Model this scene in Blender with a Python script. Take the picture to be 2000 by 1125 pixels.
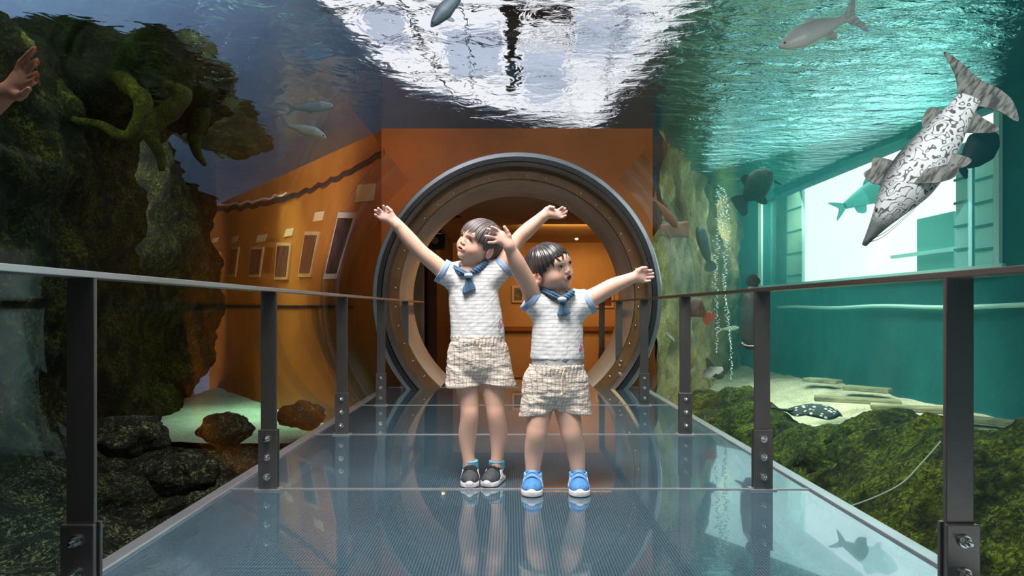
import bpy, bmesh, math, random
import numpy as np
from mathutils import Vector, Matrix, noise
random.seed(7); rng = np.random.default_rng(7)
for o in list(bpy.data.objects): bpy.data.objects.remove(o)
C = bpy.context.scene.collection
SC = bpy.context.scene
PI = math.pi

# ------------------------------------------------------------------ camera
F = 1250.0; CX = 995.0; CY = 604.0; CH = 0.72
cam_d = bpy.data.cameras.new('camera'); cam = bpy.data.objects.new('camera', cam_d); C.objects.link(cam)
cam_d.sensor_width = 36; cam_d.lens = 36*F/2000; cam_d.shift_x = 5/2000; cam_d.shift_y = 41.5/2000
cam_d.clip_start = 0.05; cam_d.clip_end = 100
cam.location = (0, 0, CH); cam.rotation_euler = (PI/2, 0, 0)
SC.camera = cam

# ------------------------------------------------------------------ world, lights, exposure
w = bpy.data.worlds.new('daylight'); SC.world = w; w.use_nodes = True
w.node_tree.nodes['Background'].inputs[0].default_value = (0.97, 0.98, 1.0, 1)
w.node_tree.nodes['Background'].inputs[1].default_value = 1.5
SC.view_settings.view_transform = 'Standard'; SC.view_settings.look = 'None'
SC.view_settings.exposure = 0.0; SC.view_settings.gamma = 1.0; SC.view_settings.use_curve_mapping = False
cy = SC.cycles
cy.max_bounces = 8; cy.diffuse_bounces = 2; cy.glossy_bounces = 4; cy.transmission_bounces = 5
cy.transparent_max_bounces = 16; cy.volume_bounces = 0
cy.sample_clamp_indirect = 2.5; cy.use_denoising = True
try: cy.denoiser = 'OPENIMAGEDENOISE'
except Exception: pass
cy.caustics_reflective = True; cy.caustics_refractive = True; cy.blur_glossy = 0.5

def area(name, loc, target, sx, sy, energy, col, spread=180):
    l = bpy.data.lights.new(name, 'AREA'); l.shape = 'RECTANGLE'; l.size = sx; l.size_y = sy
    l.energy = energy; l.color = col; l.spread = math.radians(spread)
    o = bpy.data.objects.new(name, l); C.objects.link(o); o.location = loc
    o.rotation_euler = (Vector(target)-Vector(loc)).to_track_quat('-Z', 'Y').to_euler()
    return o
def point(name, loc, energy, col, r=0.05):
    l = bpy.data.lights.new(name, 'POINT'); l.energy = energy; l.color = col; l.shadow_soft_size = r
    o = bpy.data.objects.new(name, l); C.objects.link(o); o.location = loc; return o
def spot(name, loc, target, energy, col, ang, blend=0.6, r=0.1):
    l = bpy.data.lights.new(name, 'SPOT'); l.energy = energy; l.color = col; l.shadow_soft_size = r
    l.spot_size = math.radians(ang); l.spot_blend = blend
    o = bpy.data.objects.new(name, l); C.objects.link(o); o.location = loc
    o.rotation_euler = (Vector(target)-Vector(loc)).to_track_quat('-Z', 'Y').to_euler(); return o
# skylight over the near end of the tunnel
area('skylight_key', (-0.45, 1.55, 3.5), (0.05, 2.7, 0.6), 1.7, 1.3, 72, (1.0, 0.96, 0.93), 95)
# daylight from the open tunnel entrance behind the camera
area('entrance_daylight', (-0.3, -2.2, 1.75), (0.05, 3, 0.8), 1.3, 0.7, 2.6, (0.95, 0.98, 1.0), 90)
# daylight falling through the right-hand tank window
area('window_daylight', (3.85, 7.2, 1.75), (1.2, 5.5, 0.2), 4.2, 1.2, 30, (0.60, 0.98, 0.95))
# daylight from above the right-hand tank, plus an added catfish fill
area('tank_daylight', (2.9, 6.5, 2.42), (3.0, 6.6, -0.5), 1.6, 7.0, 95, (0.80, 1.0, 0.86), 100)
area('far_tank_daylight', (3.4, 9.6, 2.3), (3.4, 12, 1.0), 2.0, 0.8, 24, (0.9, 1.0, 0.7), 130)
area('catfish_fill', (2.3, 1.0, 2.40), (1.9, 3.0, 1.2), 0.8, 0.6, 10, (0.95, 1.0, 0.97), 110)  # added fill that brightens the catfish belly
spot('sand_sunbeam', (3.0, 4.6, 2.45), (3.1, 6.4, -0.2), 280, (1.0, 1.0, 0.75), 60)
spot('rock_daylight', (2.4, 3.5, 2.45), (2.2, 3.6, -0.3), 8, (0.95, 1.0, 0.6), 95)
# left tank: weak green daylight and added warm fills on the end wall
area('left_tank_daylight', (-3.0, 4.4, 2.44), (-3.9, 5.2, 0.5), 2.0, 3.2, 3.2, (0.75, 1.0, 0.55), 150)
spot('root_fill', (-2.9, 3.9, 2.46), (-3.0, 4.9, 1.9), 16, (0.85, 1.0, 0.55), 80)  # added spot to brighten the mossy roots
spot('left_rubble_light', (-2.1, 3.2, 2.3), (-1.9, 2.9, -0.5), 8, (0.8, 1.0, 0.6), 70)
area('left_sand_light', (-3.2, 8.0, 2.3), (-2.9, 8.2, -0.5), 0.8, 0.8, 16, (0.6, 1.0, 0.72), 60)
area('warm_wall_fill', (-0.9, 5.3, 2.42), (-1.5, 6.9, 1.2), 0.5, 0.2, 1.9, (1.0, 0.52, 0.20), 130)  # added warm fill for the orange wall, no fixture behind it
area('warm_gallery_fill', (-2.2, 6.0, 2.3), (-2.6, 8.2, 1.0), 1.2, 0.3, 3.2, (1.0, 0.50, 0.18))  # second added warm fill, along the slanted wall
# above the water: added lamp lighting the roof in place of bounced daylight
area('roof_fill', (-4.0, 6.0, 2.9), (-4.0, 9.0, 4.5), 4.0, 4.0, 200, (0.72, 0.85, 1.0), 150)

def P(px, py, d): return Vector(((px-CX)*d/F, d, CH-(py-CY)*d/F))

# ------------------------------------------------------------------ materials
def mat(name, col=(0.5, 0.5, 0.5), rough=0.5, metal=0.0, spec=0.5, **kw):
    m = bpy.data.materials.new(name); m.use_nodes = True
    b = m.node_tree.nodes['Principled BSDF']
    b.inputs['Base Color'].default_value = (*col, 1); b.inputs['Roughness'].default_value = rough
    b.inputs['Metallic'].default_value = metal; b.inputs['Specular IOR Level'].default_value = spec
    for k, v in kw.items(): b.inputs[k.replace('_', ' ')].default_value = v
    return m
class N:
    def __init__(s, m): s.m = m; s.t = m.node_tree; s.b = s.t.nodes.get('Principled BSDF'); s.out = s.t.nodes.get('Material Output')
    def n(s, ty, **kw):
        x = s.t.nodes.new(ty)
        for k, v in kw.items():
            if k.startswith('i_'): x.inputs[int(k[2:])].default_value = v
            else: setattr(x, k, v)
        return x
    def l(s, a, b): s.t.links.new(a, b)
    def coord(s, which='Object', scale=(1, 1, 1), rot=(0, 0, 0)):
        c = s.n('ShaderNodeTexCoord'); mp = s.n('ShaderNodeMapping')
        s.l(c.outputs[which], mp.inputs[0]); mp.inputs['Scale'].default_value = scale; mp.inputs['Rotation'].default_value = rot
        return mp.outputs[0]
    def noise(s, vec, scale=5, detail=4, rough=0.5, dist=0.0):
        x = s.n('ShaderNodeTexNoise'); s.l(vec, x.inputs['Vector']); x.inputs['Scale'].default_value = scale
        x.inputs['Detail'].default_value = detail; x.inputs['Roughness'].default_value = rough; x.inputs['Distortion'].default_value = dist
        return x.outputs['Fac']
    def ramp(s, fac, stops):
        r = s.n('ShaderNodeValToRGB'); s.l(fac, r.inputs[0]); e = r.color_ramp.elements
        while len(e) < len(stops): e.new(0.5)
        for q, (p_, c_) in enumerate(stops):
            e[q].position = p_; e[q].color = (*c_, 1) if len(c_) == 3 else c_
        return r.outputs[0]
    def bump(s, h, strength=0.3, dist=0.01, target=None):
        x = s.n('ShaderNodeBump'); s.l(h, x.inputs['Height']); x.inputs['Strength'].default_value = strength
        x.inputs['Distance'].default_value = dist
        if target is not False: s.l(x.outputs[0], (target or s.b.inputs['Normal']))
        return x.outputs[0]
    def math(s, op, a, b=None, clamp=False):
        x = s.n('ShaderNodeMath', operation=op); x.use_clamp = clamp
        for i, v in enumerate((a, b)):
            if v is None: continue
            if isinstance(v, (int, float)): x.inputs[i].default_value = v
            else: s.l(v, x.inputs[i])
        return x.outputs[0]
    def mix(s, fac, a, b):
        x = s.n('ShaderNodeMix', data_type='RGBA')
        for i, v in ((0, fac), (6, a), (7, b)):
            if isinstance(v, (int, float)): x.inputs[i].default_value = v
            elif isinstance(v, tuple): x.inputs[i].default_value = (*v, 1)
            else: s.l(v, x.inputs[i])
        return x.outputs[2]
    def col(s, v): s.l(v, s.b.inputs['Base Color'])

def noisy(name, stops, scale=4, rough=0.7, bump=0.3, bdist=0.02, bscale=None, metal=0, vscale=(1, 1, 1), detail=6, spec=0.4):
    m = mat(name, rough=rough, metal=metal, spec=spec); q = N(m); v = q.coord('Object', vscale)
    q.col(q.ramp(q.noise(v, scale, detail, 0.6), stops))
    if bump: q.bump(q.noise(v, bscale or scale*3, 5, 0.65), bump, bdist)
    return m

def schlick(q, f0, power=5.0):
    g = q.n('ShaderNodeNewGeometry'); vm = q.n('ShaderNodeVectorMath', operation='DOT_PRODUCT')
    q.l(g.outputs['Normal'], vm.inputs[0]); q.l(g.outputs['Incoming'], vm.inputs[1])
    a = q.math('ABSOLUTE', vm.outputs['Value']); x = q.math('SUBTRACT', 1.0, a, True)
    x = q.math('POWER', x, power); x = q.math('MULTIPLY', x, 1-f0); return q.math('ADD', x, f0, True)

M = {}
def acrylic(name, f0, tint, power=5.0):
    m = bpy.data.materials.new(name); m.use_nodes = True; q = N(m); q.t.nodes.remove(q.b)
    tr = q.n('ShaderNodeBsdfTransparent'); tr.inputs[0].default_value = (*tint, 1)
    gl = q.n('ShaderNodeBsdfGlossy'); gl.inputs['Roughness'].default_value = 0.0
    mx = q.n('ShaderNodeMixShader'); q.l(schlick(q, f0, power), mx.inputs[0]); q.l(tr.outputs[0], mx.inputs[1]); q.l(gl.outputs[0], mx.inputs[2])
    q.l(mx.outputs[0], q.out.inputs[0]); return m
M['acrylic'] = acrylic('clear_acrylic', 0.004, (0.99, 1.0, 1.0), 5.3)
M['window_glass'] = acrylic('window_glass', 0.03, (0.93, 1.0, 0.98))

def water_mat():
    m = bpy.data.materials.new('rippled_water_surface'); m.use_nodes = True; q = N(m); q.t.nodes.remove(q.b)
    v = q.coord('Object', (1.0, 1.0, 1.0), (0, 0, 0.5))
    v2 = q.coord('Object', (1.0, 2.2, 1.0), (0, 0, -0.35))
    a = q.noise(v, 1.6, 2, 0.5, 0.6); b = q.noise(v2, 3.4, 5, 0.55, 0.5)
    # the pump side of the tank (right) is choppier than the calm left side
    sep = q.n('ShaderNodeSeparateXYZ'); q.l(q.coord('Object'), sep.inputs[0])
    chop = q.n('ShaderNodeMapRange'); q.l(sep.outputs[0], chop.inputs[0]); chop.inputs[1].default_value = -0.2; chop.inputs[2].default_value = 1.8
    chop.inputs[3].default_value = 0.12; chop.inputs[4].default_value = 1.5
    c2 = q.noise(q.coord('Object', (1, 1, 1), (0, 0, 0.9)), 4.6, 2, 0.5, 1.2)
    h = q.math('ADD', q.math('ADD', q.math('MULTIPLY', a, 0.8), q.math('MULTIPLY', c2, 0.42)), q.math('MULTIPLY', b, chop.outputs[0]))
    nrm = q.bump(h, 1.0, 0.028, False)
    rf = q.n('ShaderNodeBsdfRefraction'); rf.inputs['Color'].default_value = (0.86, 0.88, 0.92, 1); rf.inputs['Roughness'].default_value = 0.0; rf.inputs['IOR'].default_value = 1.16
    gl = q.n('ShaderNodeBsdfGlossy'); gl.inputs['Color'].default_value = (0.50, 0.86, 0.86, 1); gl.inputs['Roughness'].default_value = 0.02
    q.l(nrm, rf.inputs['Normal']); q.l(nrm, gl.inputs['Normal'])
    mx = q.n('ShaderNodeMixShader'); mx.inputs[0].default_value = 0.5
    mr = q.n('ShaderNodeMapRange'); q.l(sep.outputs[0], mr.inputs[0]); mr.inputs[1].default_value = 0.8; mr.inputs[2].default_value = 3.0
    mr.inputs[3].default_value = 0.32; mr.inputs[4].default_value = 0.75
    q.l(mr.outputs[0], mx.inputs[0])
    q.l(rf.outputs[0], mx.inputs[1]); q.l(gl.outputs[0], mx.inputs[2]); q.l(mx.outputs[0], q.out.inputs[0]); return m
M['water'] = water_mat()

def steel(name, col, rough, sc=60):
    m = mat(name, col, rough, 0.85); q = N(m); v = q.coord('Object', (1, 1, 0.05))
    q.bump(q.noise(v, sc*4, 2, 0.5), 0.08, 0.002)
    q.col(q.mix(q.noise(q.coord('Object'), 6, 4), tuple(c*0.8 for c in col), tuple(min(1, c*1.15) for c in col)))
    return m
M['steel'] = steel('brushed_steel', (0.22, 0.205, 0.195), 0.3)
M['steel_light'] = steel('satin_steel_edge', (0.66, 0.65, 0.68), 0.35)
M['bolt'] = mat('polished_bolt', (0.75, 0.74, 0.72), 0.18, 1.0)
M['seal'] = mat('black_rubber_seal', (0.012, 0.013, 0.015), 0.45)
M['ring_metal'] = steel('ring_steel', (0.33, 0.36, 0.40), 0.3)
M['flange'] = noisy('rusty_flange', [(0.3, (0.13, 0.055, 0.016)), (0.7, (0.24, 0.11, 0.035))], 3, 0.45, 0.15, 0.005)
M['tube'] = noisy('cast_concrete', [(0.25, (0.42, 0.33, 0.28)), (0.5, (0.56, 0.46, 0.40)), (0.75, (0.66, 0.57, 0.52))], 2.2, 0.75, 0.2, 0.01, 14)
M['room_wall'] = noisy('room_concrete', [(0.3, (0.52, 0.34, 0.17)), (0.7, (0.64, 0.44, 0.24))], 1.6, 0.7, 0.12, 0.01, 9)
M['room_ceiling'] = noisy('room_ceiling', [(0.3, (0.36, 0.27, 0.17)), (0.7, (0.46, 0.36, 0.24))], 1.2, 0.8, 0.1, 0.01)
M['dark_wood'] = noisy('dark_wood', [(0.3, (0.035, 0.016, 0.007)), (0.7, (0.07, 0.032, 0.014))], 3, 0.5, 0.1, 0.005, vscale=(1, 1, 0.15))
M['beige_panel'] = noisy('beige_panel', [(0.3, (0.34, 0.28, 0.2)), (0.7, (0.42, 0.34, 0.25))], 1.5, 0.7, 0.05, 0.005)
M['ochre'] = noisy('ochre_reflected_orange', [(0.25, (0.22, 0.058, 0.006)), (0.5, (0.34, 0.090, 0.009)), (0.8, (0.44, 0.125, 0.014))], 1.3, 0.5, 0.15, 0.01, 8)  # reflected orange painted as the tank walls' own colour; a room trim shares it
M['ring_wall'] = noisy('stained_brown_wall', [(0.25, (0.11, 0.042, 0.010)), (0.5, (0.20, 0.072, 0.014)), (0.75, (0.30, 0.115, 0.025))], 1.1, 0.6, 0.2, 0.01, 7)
M['black_line'] = mat('black_wall_line', (0.01, 0.007, 0.005), 0.5)
M['frame'] = noisy('pale_wood_frame', [(0.3, (0.34, 0.15, 0.05)), (0.7, (0.52, 0.26, 0.10))], 6, 0.5, 0.1, 0.003)
M['reflected_plaque'] = mat('beige_reflected_card', (0.52, 0.30, 0.13), 0.6)
M['tank_wall'] = noisy('teal_tank_wall', [(0.25, (0.0, 0.075, 0.080)), (0.55, (0.003, 0.135, 0.145)), (0.8, (0.015, 0.21, 0.21))], 0.9, 0.8, 0.35, 0.05, 5)  # teal water haze put into the wall colour
M['jamb'] = mat('pale_window_jamb', (0.42, 0.80, 0.74), 0.5)
M['dark_jamb'] = mat('green_pillar', (0.03, 0.24, 0.23), 0.6)
M['roof'] = noisy('slate_roof', [(0.3, (0.10, 0.15, 0.22)), (0.7, (0.16, 0.22, 0.31))], 0.6, 0.8, 0.0)
M['dark'] = mat('dark_plaster', (0.012, 0.016, 0.014), 0.9)
def sand_mat(name, c1, c2, c3):
    m = mat(name, rough=0.9, spec=0.2); q = N(m); v = q.coord()
    big = q.ramp(q.noise(v, 2.2, 5, 0.6, 0.6), [(0.3, c1), (0.5, c2), (0.7, c3)])
    sp = q.ramp(q.noise(v, 60, 3, 0.7), [(0.36, (0.35, 0.35, 0.28)), (0.48, (1, 1, 1))])
    x = q.n('ShaderNodeMix', data_type='RGBA', blend_type='MULTIPLY'); x.inputs[0].default_value = 0.8
    q.l(big, x.inputs[6]); q.l(sp, x.inputs[7]); q.col(x.outputs[2]); q.bump(q.noise(v, 12, 6, 0.7), 0.5, 0.03); return m
M['sand'] = sand_mat('pale_river_sand', (0.42, 0.42, 0.26), (0.66, 0.68, 0.46), (0.82, 0.84, 0.62))
M['sand_left'] = sand_mat('green_white_sand', (0.40, 0.52, 0.38), (0.50, 0.62, 0.46), (0.55, 0.68, 0.5))
def moss(name, dark, mid, hi, up=0.5, scale=5, bs=1.0, fleck=None):
    m = mat(name, rough=0.9, spec=0.25); q = N(m); v = q.coord()
    n1 = q.noise(v, scale, 8, 0.68, 0.3)
    n2 = q.noise(v, scale*7, 5, 0.7)
    base = q.ramp(n1, [(0.35, dark), (0.52, mid), (0.68, hi)])
    spk = q.ramp(n2, [(0.42, (0.25, 0.25, 0.25)), (0.62, (1.3, 1.3, 1.2))])
    x = q.n('ShaderNodeMix', data_type='RGBA', blend_type='MULTIPLY'); x.inputs[0].default_value = 1.0
    q.l(base, x.inputs[6]); q.l(spk, x.inputs[7])
    if fleck:
        n3 = q.noise(v, scale*9, 4, 0.75, 0.8); fm = q.math('MULTIPLY', q.ramp(n3, [(0.53, (0, 0, 0)), (0.60, (1, 1, 1))]), q.ramp(n1, [(0.42, (0, 0, 0)), (0.55, (1, 1, 1))]))
        y2 = q.n('ShaderNodeMix', data_type='RGBA'); q.l(fm, y2.inputs[0]); q.l(x.outputs[2], y2.inputs[6]); y2.inputs[7].default_value = (*fleck, 1); x = y2
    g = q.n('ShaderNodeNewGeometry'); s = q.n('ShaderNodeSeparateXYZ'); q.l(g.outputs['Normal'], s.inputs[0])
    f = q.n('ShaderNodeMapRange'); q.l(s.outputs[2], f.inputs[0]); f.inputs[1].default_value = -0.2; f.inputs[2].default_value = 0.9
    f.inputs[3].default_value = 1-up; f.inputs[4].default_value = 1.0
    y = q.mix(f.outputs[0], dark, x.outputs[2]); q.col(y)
    h = q.math('ADD', n1, q.math('MULTIPLY', n2, 0.35)); q.bump(h, 1.0*bs, 0.06); return m
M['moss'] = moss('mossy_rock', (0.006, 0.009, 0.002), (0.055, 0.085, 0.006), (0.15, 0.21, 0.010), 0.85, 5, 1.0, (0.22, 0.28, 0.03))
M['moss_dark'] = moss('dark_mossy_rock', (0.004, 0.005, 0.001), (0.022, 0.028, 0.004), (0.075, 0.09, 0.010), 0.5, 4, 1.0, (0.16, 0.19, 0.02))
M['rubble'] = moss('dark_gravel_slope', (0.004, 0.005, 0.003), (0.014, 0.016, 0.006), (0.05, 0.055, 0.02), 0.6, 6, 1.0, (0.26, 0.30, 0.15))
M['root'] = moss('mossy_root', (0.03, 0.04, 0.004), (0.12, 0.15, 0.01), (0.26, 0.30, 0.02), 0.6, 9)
M['far_rock'] = noisy('olive_far_rock', [(0.3, (0.05, 0.05, 0.015)), (0.5, (0.22, 0.20, 0.07)), (0.7, (0.45, 0.40, 0.18))], 2.5, 0.9, 0.8, 0.08, 6)
M['wood'] = noisy('waterlogged_plank', [(0.3, (0.07, 0.09, 0.05)), (0.6, (0.30, 0.32, 0.18)), (0.8, (0.62, 0.64, 0.42))], 3, 0.85, 0.4, 0.01, vscale=(0.4, 3, 3))

def glass_floor():
    m = mat('dotted_walkway_glass', (0.085, 0.12, 0.135), 0.08, 0.0, 0.6); q = N(m)
    c = q.n('ShaderNodeTexCoord'); vo = q.n('ShaderNodeTexVoronoi', voronoi_dimensions='2D'); vo.inputs['Scale'].default_value = 110; vo.inputs['Randomness'].default_value = 0.0
    q.l(c.outputs['Object'], vo.inputs['Vector'])
    dots = q.ramp(vo.outputs['Distance'], [(0.28, (0.145, 0.235, 0.30)), (0.42, (0.05, 0.10, 0.135))])
    big = q.noise(q.coord(), 1.4, 3)
    x = q.n('ShaderNodeMix', data_type='RGBA', blend_type='MULTIPLY'); x.inputs[0].default_value = 1
    q.l(dots, x.inputs[6]); q.l(q.ramp(big, [(0.3, (0.75, 0.78, 0.8)), (0.7, (1.15, 1.15, 1.1))]), x.inputs[7]); q.col(x.outputs[2])
    tr = q.n('ShaderNodeBsdfTransparent'); tr.inputs[0].default_value = (0.55, 0.68, 0.7, 1)
    mx = q.n('ShaderNodeMixShader'); mx.inputs[0].default_value = 0.22
    q.l(q.b.outputs[0], mx.inputs[1]); q.l(tr.outputs[0], mx.inputs[2])
    gl = q.n('ShaderNodeBsdfGlossy'); gl.inputs['Roughness'].default_value = 0.015; gl.inputs['Color'].default_value = (0.9, 0.96, 1, 1)
    m2 = q.n('ShaderNodeMixShader'); q.l(schlick(q, 0.06, 4.6), m2.inputs[0]); q.l(mx.outputs[0], m2.inputs[1]); q.l(gl.outputs[0], m2.inputs[2])
    q.l(m2.outputs[0], q.out.inputs[0]); return m
M['floor_glass'] = glass_floor()

# ------------------------------------------------------------------ geometry helpers
class MB:
    def __init__(s): s.v = []; s.f = []
    def add(s, vs, fs):
        n = len(s.v); s.v += [tuple(p) for p in vs]; s.f += [tuple(i+n for i in f) for f in fs]; return s
    def box(s, a, b):
        x0, y0, z0 = a; x1, y1, z1 = b
        return s.add([(x0,y0,z0),(x1,y0,z0),(x1,y1,z0),(x0,y1,z0),(x0,y0,z1),(x1,y0,z1),(x1,y1,z1),(x0,y1,z1)],
                     [(0,3,2,1),(4,5,6,7),(0,1,5,4),(1,2,6,5),(2,3,7,6),(3,0,4,7)])
    def hexa(s, p):   # eight corners, same order as box
        return s.add(p, [(0,3,2,1),(4,5,6,7),(0,1,5,4),(1,2,6,5),(2,3,7,6),(3,0,4,7)])
    def quad(s, a, b, c, d): return s.add([a, b, c, d], [(0, 1, 2, 3)])
    def tube(s, pts, rad, n=10, caps=True):
        pts = [Vector(p) for p in pts]; rs = rad if isinstance(rad, (list, tuple)) else [rad]*len(pts)
        rings = []; up = Vector((0, 0, 1)); prev = None
        for i, p in enumerate(pts):
            t = (pts[min(i+1, len(pts)-1)]-pts[max(i-1, 0)]).normalized()
            if prev is None:
                a = t.cross(up)
                if a.length < 0.05: a = t.cross(Vector((0, 1, 0)))
                a.normalize()
            else: a = (prev-t*prev.dot(t)).normalized()
            prev = a; b = t.cross(a)
            rings.append([p+(a*math.cos(2*PI*k/n)+b*math.sin(2*PI*k/n))*rs[i] for k in range(n)])
        vs = [q for r in rings for q in r]; fs = []
        for i in range(len(pts)-1):
            for k in range(n): fs.append((i*n+k, i*n+(k+1) % n, (i+1)*n+(k+1) % n, (i+1)*n+k))
        if caps: fs.append(tuple(range(n-1, -1, -1))); fs.append(tuple((len(pts)-1)*n+k for k in range(n)))
        return s.add(vs, fs)
    def lathe(s, prof, center, axis=(0, 1, 0), n=64, a0=0, a1=2*PI):   # prof: list of (radius, along)
        ax = Vector(axis).normalized(); u = Vector((1, 0, 0)) if abs(ax.x) < 0.9 else Vector((0, 0, 1))
        u = (u-ax*u.dot(ax)).normalized(); v = u.cross(ax)*-1; c = Vector(center); full = abs(a1-a0-2*PI) < 1e-6
        m = n if full else n+1; vs = []; fs = []
        for r, t in prof:
            for k in range(m):
                an = a0+(a1-a0)*k/n; vs.append(c+ax*t+(u*math.cos(an)+v*math.sin(an))*r)
        for i in range(len(prof)-1):
            for k in range(n):
                k2 = (k+1) % m; fs.append((i*m+k, i*m+k2, (i+1)*m+k2, (i+1)*m+k))
        return s.add(vs, fs)
    def ico(s, c, r, sub=2, sc=(1, 1, 1)):
        bm = bmesh.new(); bmesh.ops.create_icosphere(bm, subdivisions=sub, radius=r)
        vs = [(c[0]+v.co.x*sc[0], c[1]+v.co.y*sc[1], c[2]+v.co.z*sc[2]) for v in bm.verts]; bm.verts.index_update()
        fs = [tuple(v.index for v in f.verts) for f in bm.faces]; bm.free(); return s.add(vs, fs)
    def prism(s, poly, d, off=0):  # poly: 3d outline; extruded by vector d
        d = Vector(d); n = len(poly); p = [Vector(q) for q in poly]
        return s.add(p+[q+d for q in p], [tuple(range(n)), tuple(range(2*n-1, n-1, -1))]+[(k, k+n, (k+1) % n+n, (k+1) % n) for k in range(n)])
    def build(s, name, m, parent=None, smooth=False, bevel=0):
        me = bpy.data.meshes.new(name)
        off = Vector((0, 0, 0))
        if parent is not None: off = world_loc(parent)
        me.from_pydata([tuple(Vector(v)-off) for v in s.v], [], s.f); me.update()
        if not s.f: pass
        bm = bmesh.new(); bm.from_mesh(me); bmesh.ops.recalc_face_normals(bm, faces=bm.faces); bm.to_mesh(me); bm.free()
        if smooth is True: me.polygons.foreach_set('use_smooth', [True]*len(me.polygons))
        o = bpy.data.objects.new(name, me); C.objects.link(o); me.materials.append(m)
        if smooth == 'auto':
            me.polygons.foreach_set('use_smooth', [True]*len(me.polygons))
            me.set_sharp_from_angle(angle=math.radians(35))
        if parent is not None: o.parent = parent
        if bevel:
            b = o.modifiers.new('bevel', 'BEVEL'); b.width = bevel; b.segments = 2; b.limit_method = 'ANGLE'
        return o
def world_loc(o):
    p = Vector((0, 0, 0))
    while o is not None: p += o.location; o = o.parent
    return p
def thing(name, label, cat, loc, group=None):
    o = bpy.data.objects.new(name, None); C.objects.link(o); o.location = loc; o.empty_display_size = 0.1
    return tag(o, label, cat, group)
def tag(o, label, cat, group=None, kind=None):
    o['label'] = label; o['category'] = cat
    if group: o['group'] = group
    if kind: o['kind'] = kind
    return o
def struct(o, label=None):
    o['kind'] = 'structure'
    if label: o['label'] = label
    return o
def copy_tree(o, parent=None):
    c = o.copy(); C.objects.link(c)
    if parent is not None: c.parent = parent
    for ch in [x for x in bpy.data.objects if x.parent == o]: copy_tree(ch, c)
    return c
# ================================================================== the setting
AX, AZ, RAC = 0.04, 0.83, 1.42          # tunnel axis and acrylic radius
WL = 2.5                                 # water level
XL, XR = -1.11, 1.195                    # walkway edges
POSTD = [0.34, 1.44, 2.56, 3.68, 4.80, 5.90]
# acrylic tunnel (thick-walled, open below the walkway)
amb = MB(); a0 = math.radians(-48); a1 = math.radians(228)
amb.lathe([(RAC, -2.4), (RAC, 5.82), (RAC+0.06, 5.82), (RAC+0.06, -2.4), (RAC, -2.4)], (AX, 0, AZ), (0, 1, 0), 120, a0, a1)
struct(amb.build('wall_acrylic_tunnel', M['acrylic'], smooth='auto'), 'clear curved acrylic tunnel wall around the walkway')
# water surface
wmb = MB(); wmb.quad((-7, 2.6, WL), (4.0, 2.6, WL), (4.0, 13.2, WL), (-7, 13.2, WL))
ws = wmb.build('water_surface', M['water']); tag(ws, 'rippled water surface seen from below over the tunnel', 'water', kind='stuff')
# roof above the water with its skylight opening
rz = 4.6; k = (rz-CH)*F
def refr(px, py, n=1.16):      # where the roof shows through the flat water at px, py
    dx, dy, dz = px-CX, F, CY-py; L = math.sqrt(dx*dx+dy*dy+dz*dz); dx, dy, dz = dx/L, dy/L, dz/L
    t = (WL-CH)/dz; hx, hy = dx/n, dy/n; hz = math.sqrt(1-hx*hx-hy*hy); u = (rz-WL)/hz
    return (dx*t+hx*u, dy*t+hy*u)
sk = [refr(600, -30), refr(640, 30), refr(715, 105), refr(800, 180), refr(930, 214), refr(1160, 262), refr(1225, 170), refr(1290, 100), refr(1400, -30)]
sk = [(sk[0][0]-0.1, 2.2)]+sk+[(sk[-1][0]+0.1, 2.2)]
def roofpoly():
    mb = MB()
    # left of, right of and beyond the opening
    L = sk[:7]; R = sk[6:]
    for i in range(len(L)-1):
        (xa, ya), (xb, yb) = L[i], L[i+1]
        mb.hexa([(-8, ya, rz), (xa, ya, rz), (xb, yb, rz), (-8, yb, rz), (-8, ya, rz+0.15), (xa, ya, rz+0.15), (xb, yb, rz+0.15), (-8, yb, rz+0.15)])
    for i in range(len(R)-1):
        (xa, ya), (xb, yb) = R[i], R[i+1]
        mb.hexa([(xb, yb, rz), (4.2, yb, rz), (4.2, ya, rz), (xa, ya, rz), (xb, yb, rz+0.15), (4.2, yb, rz+0.15), (4.2, ya, rz+0.15), (xa, ya, rz+0.15)])
    mb.box((-8, sk[6][1], rz), (4.2, 16, rz+0.15)); mb.box((-8, -6, rz), (4.2, 2.2, rz+0.15))
    return mb
struct(roofpoly().build('ceiling', M['roof']))
sky = thing('skylight_frame', 'dark mullion and post of the roof skylight above the water', 'skylight frame', (0, 9, rz))
M['mullion'] = mat('skylight_steel', (0.05, 0.055, 0.065), 0.5)
M['blind'] = bpy.data.materials.new('translucent_blind'); M['blind'].use_nodes = True; q = N(M['blind']); tl = q.n('ShaderNodeBsdfTranslucent'); tl.inputs[0].default_value = (0.74, 0.78, 0.85, 1); q.l(tl.outputs[0], q.out.inputs[0])
def bar(pa, pb, w, name='mullion', dz=-0.02):
    a = refr(*pa); b_ = refr(*pb); v = (Vector((b_[0]-a[0], b_[1]-a[1], 0))).normalized(); n = Vector((-v.y, v.x, 0))*w
    A = Vector((a[0], a[1], rz+dz)); B = Vector((b_[0], b_[1], rz+dz)); up = Vector((0, 0, 0.04))
    return MB().hexa([A-n, B-n, B+n, A+n, A-n+up, B-n+up, B+n+up, A+n+up]).build(name, M['mullion'], sky)
bar((770, -20), (880, 190), 0.012); bar((900, -20), (930, 212), 0.009); bar((1110, -20), (1120, 240), 0.009); bar((1230, -20), (1180, 200), 0.012)
bar((620, 20), (1350, 20), 0.010); bar((700, 80), (1300, 85), 0.010); bar((800, 150), (1230, 160), 0.008)
bar((1006, 178), (1004, 55), 0.055, 'pole_reflection', -0.06); bar((1007, 50), (1000, 0), 0.075, 'pole_reflection', -0.06)  # dark streak of a reflected pole, built as bars
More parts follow.
